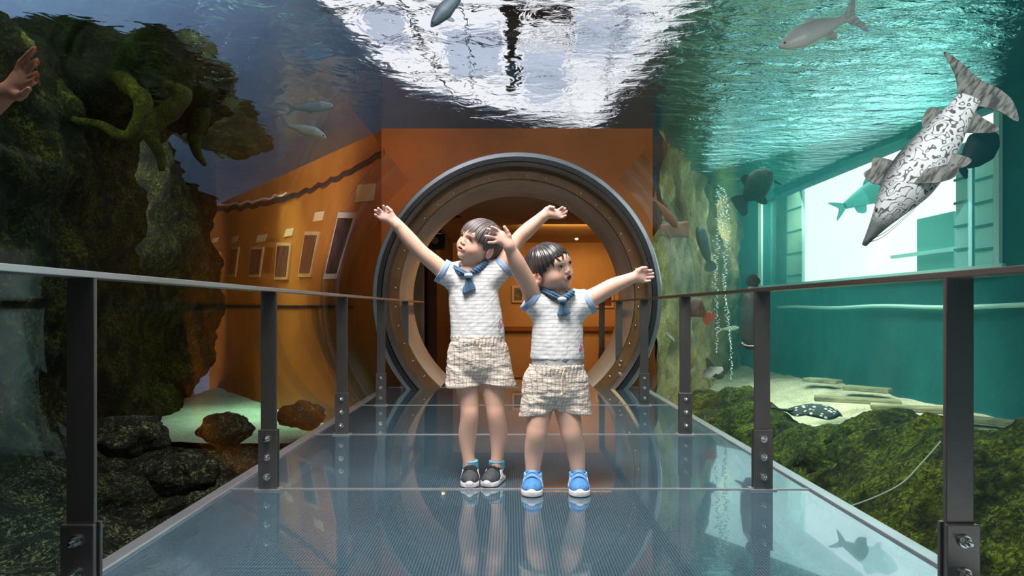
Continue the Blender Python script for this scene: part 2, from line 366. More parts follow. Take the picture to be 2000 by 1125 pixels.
bar((1045, 18), (1115, 24), 0.11, 'lamp_box', -0.08); bar((985, 4), (1035, 6), 0.10, 'lamp_box', -0.08)
def panel(pts, m, name):
    q = [refr(*p) for p in pts]; A = [Vector((x, y, rz+0.05)) for x, y in q]; up = Vector((0, 0, 0.01))
    MB().hexa(A+[v+up for v in A]).build(name, m, sky)
for pts in (((860, 60), (985, 55), (980, 150), (880, 160)), ((1020, 100), (1105, 100), (1100, 200), (1030, 205)), ((1120, 30), (1260, 30), (1225, 120), (1125, 120)), ((700, 20), (775, 20), (810, 110), (740, 100))):
    panel(pts, M['blind'], 'blind_panel')
# enclosing walls above and below the water, tank floor
b = MB(); b.box((-8, -6, -2), (-7.8, 16, rz)); struct(b.build('wall_left', M['dark']))
b = MB(); b.box((-8, 15.8, -2), (4.2, 16, rz)); struct(b.build('wall_far', M['roof']))
b = MB(); b.box((-8, -6, -2), (4.2, -5.8, rz)); struct(b.build('wall_near', M['dark']))
# right tank wall with window opening
WX = 4.0; wd0, wd1, wz0, wz1 = 5.25, 10.1, 1.09, 2.42
b = MB(); T = 0.18
b.box((WX, -6, -1.4), (WX+T, 16, wz0)); b.box((WX, -6, wz1), (WX+T, 16, rz)); b.box((WX, -6, wz0), (WX+T, wd0, wz1)); b.box((WX, wd1, wz0), (WX+T, 16, wz1))
struct(b.build('wall_right', M['tank_wall']))
win = MB()
win.box((WX-0.03, wd0-0.09, wz0-0.10), (WX+0.0, wd1+0.1, wz0)); win.box((WX-0.03, wd1, wz0), (WX, wd1+0.12, wz1)); win.box((WX-0.03, wd0-0.06, wz0), (WX, wd0, wz1))
wf = struct(win.build('window_1', M['jamb'])); wf['label'] = 'bright underwater window in the right tank wall'
g = MB(); g.box((WX+0.06, wd0, wz0), (WX+0.09, wd1, wz1)); g.build('window_glass', M['window_glass'], wf)
# outside the window: pillars, banded posts, green box
def outside(px0, px1, py0, py1, X, name, label, cat, m, dep=0.05, bands=0):
    d0 = X*F/(px1-CX); d1 = X*F/(px0-CX)
    z0 = 0.73; z1 = CH-(py0-CY)*X/((px0+px1)/2-CX)
    t = thing(name, label, cat, (X, (d0+d1)/2, z0))
    MB().box((X, d0, z0), (X+dep, d1, z1)).build('shaft' if bands else 'body', m, t, bevel=0.01)
    for k in range(bands):
        z = z0+(z1-z0)*(k+0.5)/bands; MB().box((X-0.012, d0-0.01, z-0.012), (X, d1+0.01, z+0.012)).build('band', M['dark_jamb'], t)
    return t
outside(1507, 1536, 300, 600, 4.45, 'pillar', 'dark green pillar standing outside the left end of the window', 'pillar', M['dark_jamb'])
M['pale_post'] = mat('pale_post', (0.45, 0.78, 0.74), 0.6)
outside(1480, 1505, 300, 600, 4.6, 'banded_post', 'white banded post at the far left end of the window', 'post', mat('white_post', (0.9, 0.95, 0.92), 0.6), bands=9)
outside(1538, 1566, 300, 600, 4.4, 'banded_post', 'pale teal banded post just right of the dark green pillar', 'post', M['pale_post'], bands=7)
outside(1866, 1890, 280, 540, 4.45, 'banded_post', 'pale banded post behind the striped catfish tail side, left of a pair', 'post', M['pale_post'], bands=7)
outside(1890, 1903, 280, 540, 4.5, 'pillar', 'narrow dark green pillar between the two banded posts at the right', 'pillar', M['dark_jamb'])
outside(1904, 1940, 280, 540, 4.4, 'banded_post', 'pale banded post at the right end of the window', 'post', M['pale_post'], bands=7)
cb = outside(1790, 1862, 420, 488, 5.2, 'equipment_cabinet', 'green cabinet with pale ledge standing outside the window by the banded posts', 'cabinet', mat('green_box', (0.12, 0.46, 0.42), 0.6), 0.5)
MB().box((5.12, 6.9, 1.40), (5.2, 8.6, 1.44)).build('ledge', M['jamb'], cb)
struct(MB().box((WX+T, 2.0, 0.60), (8, 15.8, 0.73)).build('floor_outside', mat('pale_terrace', (0.7, 0.72, 0.7), 0.9)))
# pipe along the right tank wall
tb = MB(); tb.tube([(WX-0.05, d_, 0.745+0.01*math.sin(d_*3)) for d_ in np.linspace(2.5, 9.4, 24)], 0.02, 8)
tag(tb.build('wall_pipe', M['jamb'], smooth=True), 'long thin pale pipe along the teal tank wall below the window', 'pipe')
# floor of the tank on both sides
def terrain(name, m, x0, x1, y0, y1, nx, ny, hf, amp, fs, seed, oct=5):
    vs = []; fs_ = []
    for j in range(ny+1):
        for i in range(nx+1):
            x = x0+(x1-x0)*i/nx; y = y0+(y1-y0)*j/ny
            p = Vector((x*fs+seed, y*fs, seed*0.7))
            z = hf(x, y)+amp*noise.fractal(p, 1.0, 2.1, oct)
            vs.append((x, y, z))
    for j in range(ny):
        for i in range(nx):
            a = j*(nx+1)+i; fs_.append((a, a+1, a+nx+2, a+nx+1))
    return MB().add(vs, fs_).build(name, m, smooth=True)
def sm(a, b, x): t = min(1, max(0, (x-a)/(b-a))); return t*t*(3-2*t)
o = terrain('sand_bed', M['sand'], 1.7, 3.99, 1.0, 14.5, 60, 160, lambda x, y: -0.40+0.22*sm(2.4, 3.9, x)-0.10*sm(7, 12, y), 0.05, 1.5, 3)
tag(o, 'pale sand bed of the right hand tank below the window', 'sand', kind='stuff')
o = terrain('sand_bed', M['sand_left'], -5.0, -1.4, 6.4, 13, 40, 60, lambda x, y: -0.62, 0.03, 1.5, 5)
tag(o, 'pale green sand patch behind the left rubble slope', 'sand', kind='stuff')
o = terrain('rubble_slope', M['rubble'], -7.8, -1.15, -2, 7.6, 150, 200, lambda x, y: -0.42-0.34*sm(4.0, 7.2, y)-0.5*sm(-1.6, -1.1, x)+0.45*sm(-2.6, -5, x)*(1-sm(5.5, 7.0, y)), 0.16, 2.2, 11, 7)
tag(o, 'dark gravel and rock slope left of the walkway', 'rubble', kind='stuff')
o = terrain('floor_tank', M['dark'], -1.6, 1.6, -3, 7, 8, 8, lambda x, y: -0.98, 0.0, 1, 1); struct(o)
# end wall around the ring (weir up to the water) and an added slanted wall for the orange reflection
def wall_hole(name, m, x0, x1, z0, z1, y, cx, cz, r, thick):
    n = 72; mb = MB(); ang = [2*PI*k/n for k in range(n)]
    def outer(a):
        dx, dz = math.cos(a), math.sin(a); t = 1e9
        if dx > 1e-9: t = min(t, (x1-cx)/dx)
        if dx < -1e-9: t = min(t, (x0-cx)/dx)
        if dz > 1e-9: t = min(t, (z1-cz)/dz)
        if dz < -1e-9: t = min(t, (z0-cz)/dz)
        return (cx+dx*t, cz+dz*t)
    ang = sorted(ang+[math.atan2(zz-cz, xx-cx) % (2*PI) for xx in (x0, x1) for zz in (z0, z1)]); n = len(ang)
    inn = [(cx+r*math.cos(a), cz+r*math.sin(a)) for a in ang]; out = [outer(a) for a in ang]
    vs = [(a, y, b_) for a, b_ in inn]+[(a, y, b_) for a, b_ in out]+[(a, y+thick, b_) for a, b_ in inn]+[(a, y+thick, b_) for a, b_ in out]
    fs = []
    for k in range(n):
        q = (k+1) % n; fs += [(k, q, q+n, k+n), (k+2*n, k+3*n, q+3*n, q+2*n), (k, k+2*n, q+2*n, q), (k+n, q+n, q+3*n, k+3*n)]
    mb.add(vs, fs); return mb.build(name, m)
struct(wall_hole('wall_ring', M['ochre'], -1.26, 1.41, -1.2, WL, 6.3, AX+0.029, AZ, 1.27, 0.1), 'orange wall holding the round tunnel opening')
def slant(x0, y0, x1, y1, z0, z1, th, m, name, parent=None):
    n = Vector((y1-y0, -(x1-x0), 0)).normalized()*th
    return MB().hexa([(x0, y0, z0), (x1, y1, z0), (x1+n.x, y1+n.y, z0), (x0+n.x, y0+n.y, z0), (x0, y0, z1), (x1, y1, z1), (x1+n.x, y1+n.y, z1), (x0+n.x, y0+n.y, z1)]).build(name, m, parent)
SA = Vector((-1.27, 6.36, 0)); SB = Vector((-5.3, 11.3, 0)); SD = (SB-SA).normalized(); SN = Vector((SD.y, -SD.x, 0))
if SN.y > 0: SN = -SN
def on_slant(px, py, off=0.0):      # point of the slanted wall seen at px, py
    r = Vector(((px-CX)/F, 1, -(py-CY)/F)); A = SA+SN*off
    # A + SD*t = r*d in plan
    det = r.x*SD.y-r.y*SD.x; d = (A.x*SD.y-A.y*SD.x)/det
    return Vector((r.x*d, d, CH+r.z*d))
mb = MB(); n = -SN*0.15
mb.hexa([SA+Vector((0, 0, -1.2)), SB+Vector((0, 0, -1.2)), SB+n+Vector((0, 0, -1.2)), SA+n+Vector((0, 0, -1.2)), SA+Vector((0, 0, WL)), SB+Vector((0, 0, WL)), SB+n+Vector((0, 0, WL)), SA+n+Vector((0, 0, WL))])
struct(mb.build('wall_reflected_gallery', M['ochre']), 'added wall carrying the reflected orange gallery, running back from the ring')
# reflected wall-ceiling edge built as wavy strip; dado line on the slanted wall
def band_on_wall(px_list, name, m, label, cat):
    mb = MB()
    for (a, b_) in zip(px_list[:-1], px_list[1:]):
        p = [on_slant(a[0], a[1], 0.001), on_slant(b_[0], b_[1], 0.001), on_slant(b_[0], b_[2], 0.001), on_slant(a[0], a[2], 0.001)]
        q = [x+SN*0.012 for x in p]; mb.hexa([p[0], p[1], q[1], q[0], p[3], p[2], q[2], q[3]])
    return tag(mb.build(name, m), label, cat)
xs = np.linspace(405, 752, 44)
def wy(x): return 409-0.00095*(x-405)**2+2.0*math.sin(x*0.23)+1.6*math.sin(x*0.51+1)
band_on_wall([(x, wy(x)-3-0.006*(x-405), wy(x)+5+0.004*(x-405)) for x in xs], 'reflected_edge', M['black_line'], 'wavy black reflected edge running along the top of the orange wall', 'seam')
band_on_wall([(x, 596.5, 600.5) for x in np.linspace(405, 690, 12)], 'added_dado_line', M['black_line'], 'straight dark dado line low on the added orange wall behind the left railing', 'seam')
band_on_wall([(x, wy(x)-10, wy(x)-6.5) for x in np.linspace(418, 560, 20)], 'cable', mat('pink_cable', (0.55, 0.32, 0.25), 0.5), 'thin pale pink cable on the added wall, above the wavy black edge', 'cable')
# reflected pictures and caption cards, upside down, built as solid pieces on the wall
PIC = mat('dark_photo_print', rough=0.4); q = N(PIC)
q.col(q.ramp(q.noise(q.coord('Object', (3, 3, 1)), 5, 4, 0.6), [(0.35, (0.012, 0.012, 0.012)), (0.52, (0.09, 0.022, 0.012)), (0.62, (0.03, 0.035, 0.02)), (0.75, (0.30, 0.10, 0.03))]))
pics = [(410, 430, 492, 540, 'faintest and furthest left'), (446, 467, 482, 541, 'second from the left'), (486, 515, 482, 541, 'third from the left'), (537, 569, 474, 546, 'fourth from the left'),
        (584, 622, 452, 541, 'fifth from the left, with bright orange frame'), (634, 690, 415, 545, 'tall and widest, nearest the ring, with whitish frame')]
for i, (x0, x1, y0, y1, wh) in enumerate(pics):
    lean = 6 if i < 4 else (14 if i == 4 else 30)
    base = on_slant((x0+x1)/2, y1, 0.0)
    t = thing('framed_picture', 'reflected picture in thin frame on orange wall, '+wh, 'picture', base, 'reflected pictures on the orange wall')
    c = [on_slant(x0, y1, 0.002), on_slant(x1-lean, y1, 0.002), on_slant(x1+lean*0.3, y0, 0.002), on_slant(x0+lean, y0, 0.002)]
    q4 = [x+SN*0.02 for x in c]; cm = (c[0]+c[1]+c[2]+c[3])/4
    MB().hexa([c[0], c[1], q4[1], q4[0], c[3], c[2], q4[2], q4[3]]).build('frame', M['frame'] if i < 5 else mat('whitish_frame', (0.50, 0.33, 0.24), 0.5), t)
    fr = 0.17
    e = [x+(cm-x)*fr+SN*0.021 for x in c]; e2 = [x+SN*0.004 for x in e]
    MB().hexa([e[0], e[1], e2[1], e2[0], e[3], e[2], e2[2], e2[3]]).build('print', PIC, t)
for i, (x0, x1, y0, y1) in enumerate([(413, 428, 463, 475), (451, 466, 460, 475), (500, 522, 457, 474), (555, 575, 445, 463), (612, 634, 412, 433), (695, 735, 358, 395)]):
    c = [on_slant(x0, y1, 0.002), on_slant(x1-4, y1-3, 0.002), on_slant(x1, y0, 0.002), on_slant(x0+4, y0+3, 0.002)]
    q4 = [x+SN*0.006 for x in c]
    tag(MB().hexa([c[0], c[1], q4[1], q4[0], c[3], c[2], q4[2], q4[3]]).build('reflected_card', M['reflected_plaque']),
        'reflected beige caption card on orange wall above the picture that is '+['faintest', 'second from left', 'third from left', 'fourth from left', 'fifth from left', 'tallest'][i], 'card', 'reflected caption cards on the orange wall')

# ================================================================== ring, tube, gallery room beyond
RX = AX+0.029
ring = thing('tunnel_ring', 'round steel collar with black seal where the tunnel meets the room', 'ring', (RX, 5.75, AZ-1.3))
MB().lathe([(1.262, 0.0), (1.296, 0.0), (1.306, 0.02), (1.306, 0.62), (1.25, 0.62), (1.25, 0.01), (1.262, 0.0)], (RX, 5.75, AZ), n=128).build('outer_band', M['ring_metal'], ring, 'auto')
MB().lathe([(1.218, -0.02), (1.262, -0.02), (1.262, 0.2), (1.218, 0.2), (1.218, -0.02)], (RX, 5.76, AZ), n=128).build('rubber_seal', M['seal'], ring, 'auto')
MB().lathe([(1.180, 0.0), (1.205, -0.05), (1.222, 0.0), (1.222, 0.2), (1.180, 0.2), (1.180, 0.0)], (RX, 5.77, AZ), n=128).build('inner_band', M['ring_metal'], ring, 'auto')
MB().lathe([(1.09, 0.0), (1.19, 0.0), (1.19, 0.06), (1.09, 0.06), (1.09, 0.0)], (RX, 5.88, AZ), n=128).build('flange', M['flange'], ring, 'auto')
for k in range(40):
    a = 2*PI*(k+0.5)/40
    if math.sin(a)*1.14+AZ < -0.05: continue
    c = Vector((RX+1.118*math.cos(a), 5.88, AZ+1.118*math.sin(a)))
    MB().tube([c+Vector((0, 0.01, 0)), c+Vector((0, -0.012, 0)), c+Vector((0, -0.018, 0))], [0.011, 0.011, 0.006], 8).build('bolt', M['bolt'], ring, True)
tb = MB().lathe([(1.09, 5.93), (1.09, 6.8), (1.2, 6.8), (1.2, 5.93), (1.09, 5.93)], (RX, 0, AZ), n=128)
struct(tb.build('wall_tube', M['tube'], smooth='auto'), 'pale concrete tube through the wall behind the ring')
struct(wall_hole('wall_room_near', M['room_wall'], -1.30, 1.50, -1.0, 2.2, 6.82, RX, AZ, 1.205, 0.08))
RZ0 = -0.55; RZ1 = 1.97
b = MB(); b.box((-2.15, 12, RZ0), (2.05, 12.1, RZ1+0.1)); struct(b.build('wall_room_far', M['room_wall']))
b = MB(); b.hexa([(-1.30, 6.9, RZ0), (-2.15, 7.7, RZ0), (-2.15, 12, RZ0), (-2.2, 12, RZ0), (-1.30, 6.9, RZ1), (-2.15, 7.7, RZ1), (-2.15, 12, RZ1), (-2.2, 12, RZ1)]); struct(b.build('wall_room_left', M['beige_panel']))
b = MB(); b.hexa([(1.6, 6.9, RZ0), (1.65, 6.9, RZ0), (2.1, 12.1, RZ0), (2.05, 12.1, RZ0), (1.6, 6.9, RZ1), (1.65, 6.9, RZ1), (2.1, 12.1, RZ1), (2.05, 12.1, RZ1)]); struct(b.build('wall_room_right', M['room_wall']))
b = MB(); b.hexa([(-1.28, 6.9, RZ1), (1.6, 6.9, RZ1), (2.05, 12, RZ1), (-2.15, 12, RZ1), (-1.28, 6.9, RZ1+0.1), (1.6, 6.9, RZ1+0.1), (2.05, 12, RZ1+0.1), (-2.15, 12, RZ1+0.1)]); struct(b.build('ceiling_room', M['room_ceiling']))
b = MB(); b.hexa([(-1.28, 6.9, RZ0-0.1), (1.6, 6.9, RZ0-0.1), (2.05, 12, RZ0-0.1), (-2.15, 12, RZ0-0.1), (-1.28, 6.9, RZ0), (1.6, 6.9, RZ0), (2.05, 12, RZ0), (-2.15, 12, RZ0)]); struct(b.build('floor_room', noisy('red_brown_floor', [(0.3, (0.10, 0.035, 0.015)), (0.7, (0.16, 0.06, 0.03))], 2, 0.5, 0)))
# left partition with door leaf
b = MB(); p0 = P(846, 604, 9.5)
b.box((p0.x-0.05, 9.3, RZ0), (p0.x+0.08, 11.9, RZ1)); struct(b.build('wall_partition', M['dark_wood']))
pa = P(800, 604, 8.9); b = MB(); b.box((pa.x, 8.9, RZ0), (p0.x-0.06, 8.95, 1.5)); struct(b.build('door_1', M['beige_panel']), 'beige door leaf beside the dark partition')
b = MB(); b.box((-2.1, 9.0, RZ0), (pa.x-0.02, 9.06, RZ1)); struct(b.build('wall_room_dark', M['dark_wood']))
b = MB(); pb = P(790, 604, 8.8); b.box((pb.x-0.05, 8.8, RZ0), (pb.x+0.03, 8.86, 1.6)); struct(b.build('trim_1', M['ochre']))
# rail on far wall, holes, lamps, pictures
rl = thing('wall_rail', 'wooden handrail with dark post along the far orange room wall', 'rail', (1.2, 11.9, RZ0))
y0 = 11.9; zr = CH-(641-CY)*y0/F
MB().box((-1.3, y0, zr-0.05), (2.0, y0+0.06, zr+0.03)).build('rail', noisy('rail_wood', [(0.3, (0.24, 0.09, 0.03)), (0.7, (0.34, 0.14, 0.05))], 4, 0.5, 0), rl)
for px in (1173, 950): MB().box(((px-2-CX)*y0/F, y0-0.02, RZ0), ((px+2-CX)*y0/F, y0+0.02, zr+0.22)).build('post', M['dark_wood'], rl)
for (x0, x1, yy0, yy1, cc, lb) in ((1000, 1024, 558, 591, (0.22, 0.24, 0.26), 'white framed grey photograph on the room wall between the two children'), (1163, 1198, 574, 601, (0.30, 0.06, 0.02), 'white framed red photograph on the room wall right of the smaller child')):
    a = P(x0, yy1, 11.97); c = P(x1, yy0, 11.97); t = thing('framed_picture', lb, 'picture', (a.x, 11.97, a.z))
    MB().box((a.x, 11.95, a.z), (c.x, 12.0, c.z)).build('frame', mat('cream_frame', (0.75, 0.6, 0.42), 0.5), t)
    dx = 0.04; MB().box((a.x+dx, 11.94, a.z+dx), (c.x-dx, 11.955, c.z-dx)).build('print', noisy('room_print', [(0.4, tuple(v*0.3 for v in cc)), (0.6, cc)], 8, 0.5, 0), t)
for (x, y_, wh) in ((955, 379, 'nearest the camera'), (862, 436, 'behind, beside the projector')):
    d = (RZ1-CH)*F/(CY-y_); p = P(x, y_, d); t = thing('downlight', 'small round recessed ceiling downlight, the one '+wh, 'ceiling light', (p.x, p.y, RZ1-0.02))
    MB().tube([(p.x, p.y, RZ1+0.01), (p.x, p.y, RZ1-0.012)], 0.065, 20).build('trim_ring', M['bolt'], t, 'auto')
    e = mat('lamp_glow', (1, 0.8, 0.5)); e.node_tree.nodes['Principled BSDF'].inputs['Emission Color'].default_value = (1, 0.72, 0.38, 1); e.node_tree.nodes['Principled BSDF'].inputs['Emission Strength'].default_value = 6
    MB().tube([(p.x, p.y, RZ1-0.012), (p.x, p.y, RZ1-0.016)], 0.05, 20).build('diffuser', e, t)
    spot('downlight_beam', (p.x, p.y, RZ1-0.04), (p.x, p.y, RZ0), 40, (1, 0.55, 0.2), 140)
d = (RZ1-CH)*F/(CY-423); p = P(886, 423, d)
tag(MB().tube([(p.x, p.y, RZ1+0.01), (p.x, p.y, RZ1-0.012)], 0.1, 24).build('ceiling_vent', M['seal']), 'round dark vent in the room ceiling between the downlights', 'vent')
for (x, yt, yb, wh) in ((1126, 438, 462, 'right of the taller child raised hand'), (990, 428, 446, 'between the raised hands')):
    p = P(x, yb, 10.5); zt = RZ1; t = thing('hanging_spotlight', 'small hanging spotlight on a thin rod, '+wh, 'spotlight', (p.x, p.y, zt))
    MB().tube([(p.x, p.y, zt), (p.x, p.y, p.z+0.04)], 0.006, 6).build('rod', M['seal'], t)
    MB().tube([(p.x, p.y, p.z+0.06), (p.x, p.y, p.z+0.03), (p.x, p.y, p.z-0.03)], [0.012, 0.03, 0.036], 12).build('lamp_shade', M['bolt'], t, 'auto')
    MB().ico((p.x, p.y, p.z-0.03), 0.028, 2).build('bulb', e, t, True)
    spot('spot_beam', (p.x, p.y, p.z-0.06), (p.x+0.4, 12, 0.4), 45, (1, 0.5, 0.16), 100)
area('room_wash', (1.0, 9.4, 1.94), (1.0, 12, 0.3), 1.6, 0.4, 34, (1.0, 0.47, 0.12))
# projector on ceiling bracket
t = thing('projector', 'black projector hanging from the room ceiling near the left door', 'projector', tuple(P(860, 480, 9.0)))
a = P(858, 470, 9.0)
MB().tube([(a.x, 9.0, RZ1), (a.x, 9.0, a.z+0.1)], 0.035, 8).build('bracket', M['seal'], t)
MB().box((a.x-0.14, 8.85, a.z-0.12), (a.x+0.1, 9.15, a.z+0.08)).build('body', M['seal'], t, bevel=0.02)
MB().tube([(a.x-0.04, 8.85, a.z-0.02), (a.x-0.04, 8.80, a.z-0.02)], 0.05, 16).build('lens', M['ring_metal'], t, 'auto')
MB().tube([(a.x-0.06, 9, RZ1), (a.x-0.2, 9, RZ1-0.1), (a.x-0.16, 9, RZ1-0.25), (a.x-0.06, 9, a.z)], 0.008, 6).build('cable', M['seal'], t, True)

# ================================================================== walkway
seams = POSTD
lo = [-2.2]+seams; hi = seams+[6.55]
for i, (a, b_) in enumerate(zip(lo, hi)):
    mb = MB().box((XL+0.0, a+0.012, -0.03), (XR-0.0, b_-0.012, 0.0))
    o = mb.build('glass_panel', M['floor_glass'], bevel=0.003)
    wh = ['behind the first posts', 'between the first and second pair of posts', 'nearest in front of the shoes', 'under the children', 'behind the children', 'next to last before the ring', 'last, inside the ring'][i]
    tag(o, 'dotted blue grey glass floor panel, the one '+wh, 'floor panel', 'glass panels of the walkway')
for i, d in enumerate(seams):
    o = MB().box((XL, d-0.009, -0.03), (XR, d+0.009, 0.003)).build('joint_strip', M['steel_light'])
    tag(o, 'thin bright steel joint across the walkway at '+['the posts nearest the camera', 'the first dark posts', 'the children heels and second posts', 'the third pair of posts', 'the fourth pair of posts', 'the ring'][i], 'joint strip', 'steel joints of the walkway')
for s, x, nm in ((-1, XL, 'left'), (1, XR, 'right')):
    mb = MB(); mb.box((min(x, x+s*0.05), -2.2, -0.035), (max(x, x+s*0.05), 5.78, 0.008)); mb.box((min(x+s*0.04, x+s*0.05), -2.2, -0.12), (max(x+s*0.04, x+s*0.05), 5.78, 0.0))
    tag(mb.build('edge_angle', M['steel_light'], bevel=0.003), 'pale steel edge strip along the %s side of the walkway' % nm, 'edge strip', 'edge strips of the walkway')
    # support tubes below the glass
    for i in range(1, 5):
        a, b_ = POSTD[i-1]+0.35, POSTD[i]-0.06
        o = MB().tube([(s*1.0+0.04, a, -0.085), (s*1.0+0.04, b_, -0.085)], 0.028, 12).build('support_tube', M['steel_light'], smooth='auto')
        tag(o, 'pale steel tube under the %s side of the glass, %s' % (nm, ['closest to the camera', 'before the second posts', 'before the third posts', 'before the fourth posts'][i-1]), 'support tube', 'tubes under the glass')
    # handrail
    xi, xo = (-0.935, -0.985) if s < 0 else (0.985, 1.045)
    rail = MB().box((min(xi, xo)-0.004, -2.2, 0.790), (max(xi, xo)+0.004, 7.0, 0.805))
    rt = tag(rail.build('handrail', M['steel'] if s > 0 else M['steel_light'], bevel=0.002), 'flat steel handrail on the %s side of the walkway' % nm, 'handrail', 'handrails of the walkway')
    x0, x1 = (-0.993, -0.931) if s < 0 else (0.979, 1.041)
    proto = None
    nms = ['out of reach beside the camera', 'dark and nearest in view', 'second in view', 'third in view', 'fourth in view', 'at the ring', 'inside the round opening']
    for i, d in enumerate(POSTD+[7.0]):
        if proto is None:
            t = thing('railing_post', '', 'railing post', ((x0+x1)/2, d, 0), 'posts of the %s railing' % nm)
            xc = (x0+x1)/2
            MB().box((x0, d-0.006, 0.02), (x1, d+0.006, 0.79)).build('bar', M['steel'], t, bevel=0.0015)
            MB().box((x0-0.006, d-0.018, 0.0), (x1+0.006, d-0.0065, 0.24)).build('clamp_plate', M['steel'], t, bevel=0.0015)
            MB().box((x0-0.006, d+0.0065, 0.0), (x1+0.006, d+0.016, 0.24)).build('clamp_plate', M['steel'], t, bevel=0.0015)
            MB().box((x0-0.02, d-0.026, 0.0), (x1+0.02, d+0.024, 0.006)).build('foot_plate', M['steel_light'], t, bevel=0.001)
            for z in (0.205, 0.132, 0.055):
                bo = MB().tube([(xc, d-0.018, z), (xc, d-0.024, z)], 0.014, 20).build('bolt', M['bolt'], t, 'auto')
                MB().tube([(xc, d-0.024, z), (xc, d-0.034, z)], 0.0105, 6).build('nut', M['bolt'], bo, bevel=0.001)
                MB().tube([(xc, d-0.034, z), (xc, d-0.042, z), (xc, d-0.0435, z)], [0.006, 0.006, 0.004], 12).build('thread', M['bolt'], bo, 'auto')
            proto = t; base = d
        else:
            t = copy_tree(proto); t.location = ((x0+x1)/2, d, 0)
        t['label'] = 'flat dark steel post of the %s railing, %s' % (nm, nms[i])
# ================================================================== rocks, roots, sand furniture
def rock_sheet(name, m, A, B, z0, z1, nu, nv, bulge, amp, fs, seed, lean=0.0, facing=1):
    A = Vector((A[0], A[1], 0)); B = Vector((B[0], B[1], 0)); D = B-A; nrm = Vector((D.y, -D.x, 0)).normalized()*facing
    vs = []; fa = []
    for j in range(nv+1):
        for i in range(nu+1):
            u = i/nu; v = j/nv; p = A+D*u+Vector((0, 0, z0+(z1-z0)*v))+nrm*lean*v
            q = Vector((p.x*fs+seed, p.y*fs, p.z*fs))
            big = noise.fractal(q*0.45, 1.0, 2.0, 2)
            rid = 1-abs(noise.noise(q*1.0+Vector((3, 1, 2))))*2
            p = p+nrm*(bulge*big+amp*noise.fractal(q*1.5, 0.9, 2.1, 6)+0.10*rid*bulge*2)
            p.z = min(p.z, WL+0.3)
            vs.append(p)
    for j in range(nv):
        for i in range(nu):
            a = j*(nu+1)+i; fa.append((a, a+1, a+nu+2, a+nu+1))
    return MB().add(vs, fa).build(name, m, smooth=True)
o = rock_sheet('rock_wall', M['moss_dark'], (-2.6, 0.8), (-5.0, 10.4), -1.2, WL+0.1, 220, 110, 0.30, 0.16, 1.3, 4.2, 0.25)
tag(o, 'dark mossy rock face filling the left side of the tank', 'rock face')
o = rock_sheet('rock_wall', M['far_rock'], (1.46, 6.42), (4.02, 11.2), -1.0, WL+0.05, 90, 60, 0.10, 0.10, 1.6, 9.1, 0.0, -1)
tag(o, 'sunlit olive rock face at the far end of the right tank', 'rock face')
# mossy reef right of the walkway
def reef(x, y):
    pk = 0.02+0.10*math.sin(y*2.3+0.6)+0.05*math.sin(y*5.1)+0.04*(1-sm(2.6, 4.2, y))
    crest = 1.95+0.35*(1-sm(3.4, 5.6, y))
    up = sm(1.05, crest, x); dn = sm(crest+0.10, crest+0.75, x)
    pk -= 0.10*sm(4.0, 5.2, y)
    return -0.75+(pk+0.75)*up-(pk+0.75)*dn-0.12*sm(5.6, 6.3, y)
vs = []
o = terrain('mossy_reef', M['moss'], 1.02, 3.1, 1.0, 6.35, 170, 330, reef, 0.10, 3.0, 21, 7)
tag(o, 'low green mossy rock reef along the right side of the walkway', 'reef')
def boulder(c, r, name, label, m, seed, sub=5, amp=0.22):
    bm = bmesh.new(); bmesh.ops.create_icosphere(bm, subdivisions=sub, radius=1.0)
    for v in bm.verts:
        n = v.co.normalized(); q = n*1.5+Vector((seed, seed*2.3, 0))
        k_ = 1+amp*noise.fractal(q, 1.0, 2.1, 6)
        v.co = Vector((n.x*r[0], n.y*r[1], n.z*r[2]))*k_
    me = bpy.data.meshes.new(name); bm.to_mesh(me); bm.free(); me.polygons.foreach_set('use_smooth', [True]*len(me.polygons))
    me.materials.append(m); o = bpy.data.objects.new(name, me); C.objects.link(o); o.location = c
    return tag(o, label, 'rock')
boulder(P(1740, 880, 4.0), (0.40, 0.30, 0.25), 'mossy_boulder', 'largest rounded mossy boulder of the right reef, by the front post', M['moss'], 1.3)
boulder(P(1500, 905, 4.8), (0.34, 0.35, 0.32), 'mossy_boulder', 'mossy boulder behind the second right hand post', M['moss'], 5.1)
boulder(P(1385, 862, 5.6), (0.26, 0.3, 0.30), 'mossy_boulder', 'dark mossy boulder near the ring on the right', M['moss'], 8.7)
boulder(P(1950, 945, 3.1), (0.34, 0.34, 0.24), 'mossy_boulder', 'green mossy boulder at the right edge beyond the front post', M['moss'], 11.9)
boulder(P(1640, 930, 3.9), (0.26, 0.26, 0.20), 'mossy_boulder', 'small lower mossy boulder between two right hand posts', M['moss'], 14.9)
# left overhanging rock lobes and looping roots
boulder(P(215, 90, 5.4), (0.75, 0.7, 0.55), 'hanging_rock', 'green lit overhanging rock at top left above the looping root', M['moss_dark'], 2.1, 5, 0.35)
boulder(P(345, 95, 6.0), (0.50, 0.6, 0.75), 'hanging_rock', 'overhanging dark rock lobe right of the looping root', M['moss_dark'], 6.1, 5, 0.35)
boulder(P(440, 190, 7.2), (0.42, 0.6, 0.70), 'hanging_rock', 'bluish dim rock lobe furthest right of the overhang', M['moss_dark'], 9.4, 5, 0.35)
def spline(pts, n=8):
    out = []; P_ = [pts[0]]+list(pts)+[pts[-1]]
    for i in range(1, len(P_)-2):
        for k_ in range(n):
            t = k_/n; a, b_, c, d = P_[i-1], P_[i], P_[i+1], P_[i+2]
            out.append(0.5*((2*b_)+(c-a)*t+(2*a-5*b_+4*c-d)*t*t+(3*b_-a-3*c+d)*t*t*t))
    out.append(P_[-2]); return out
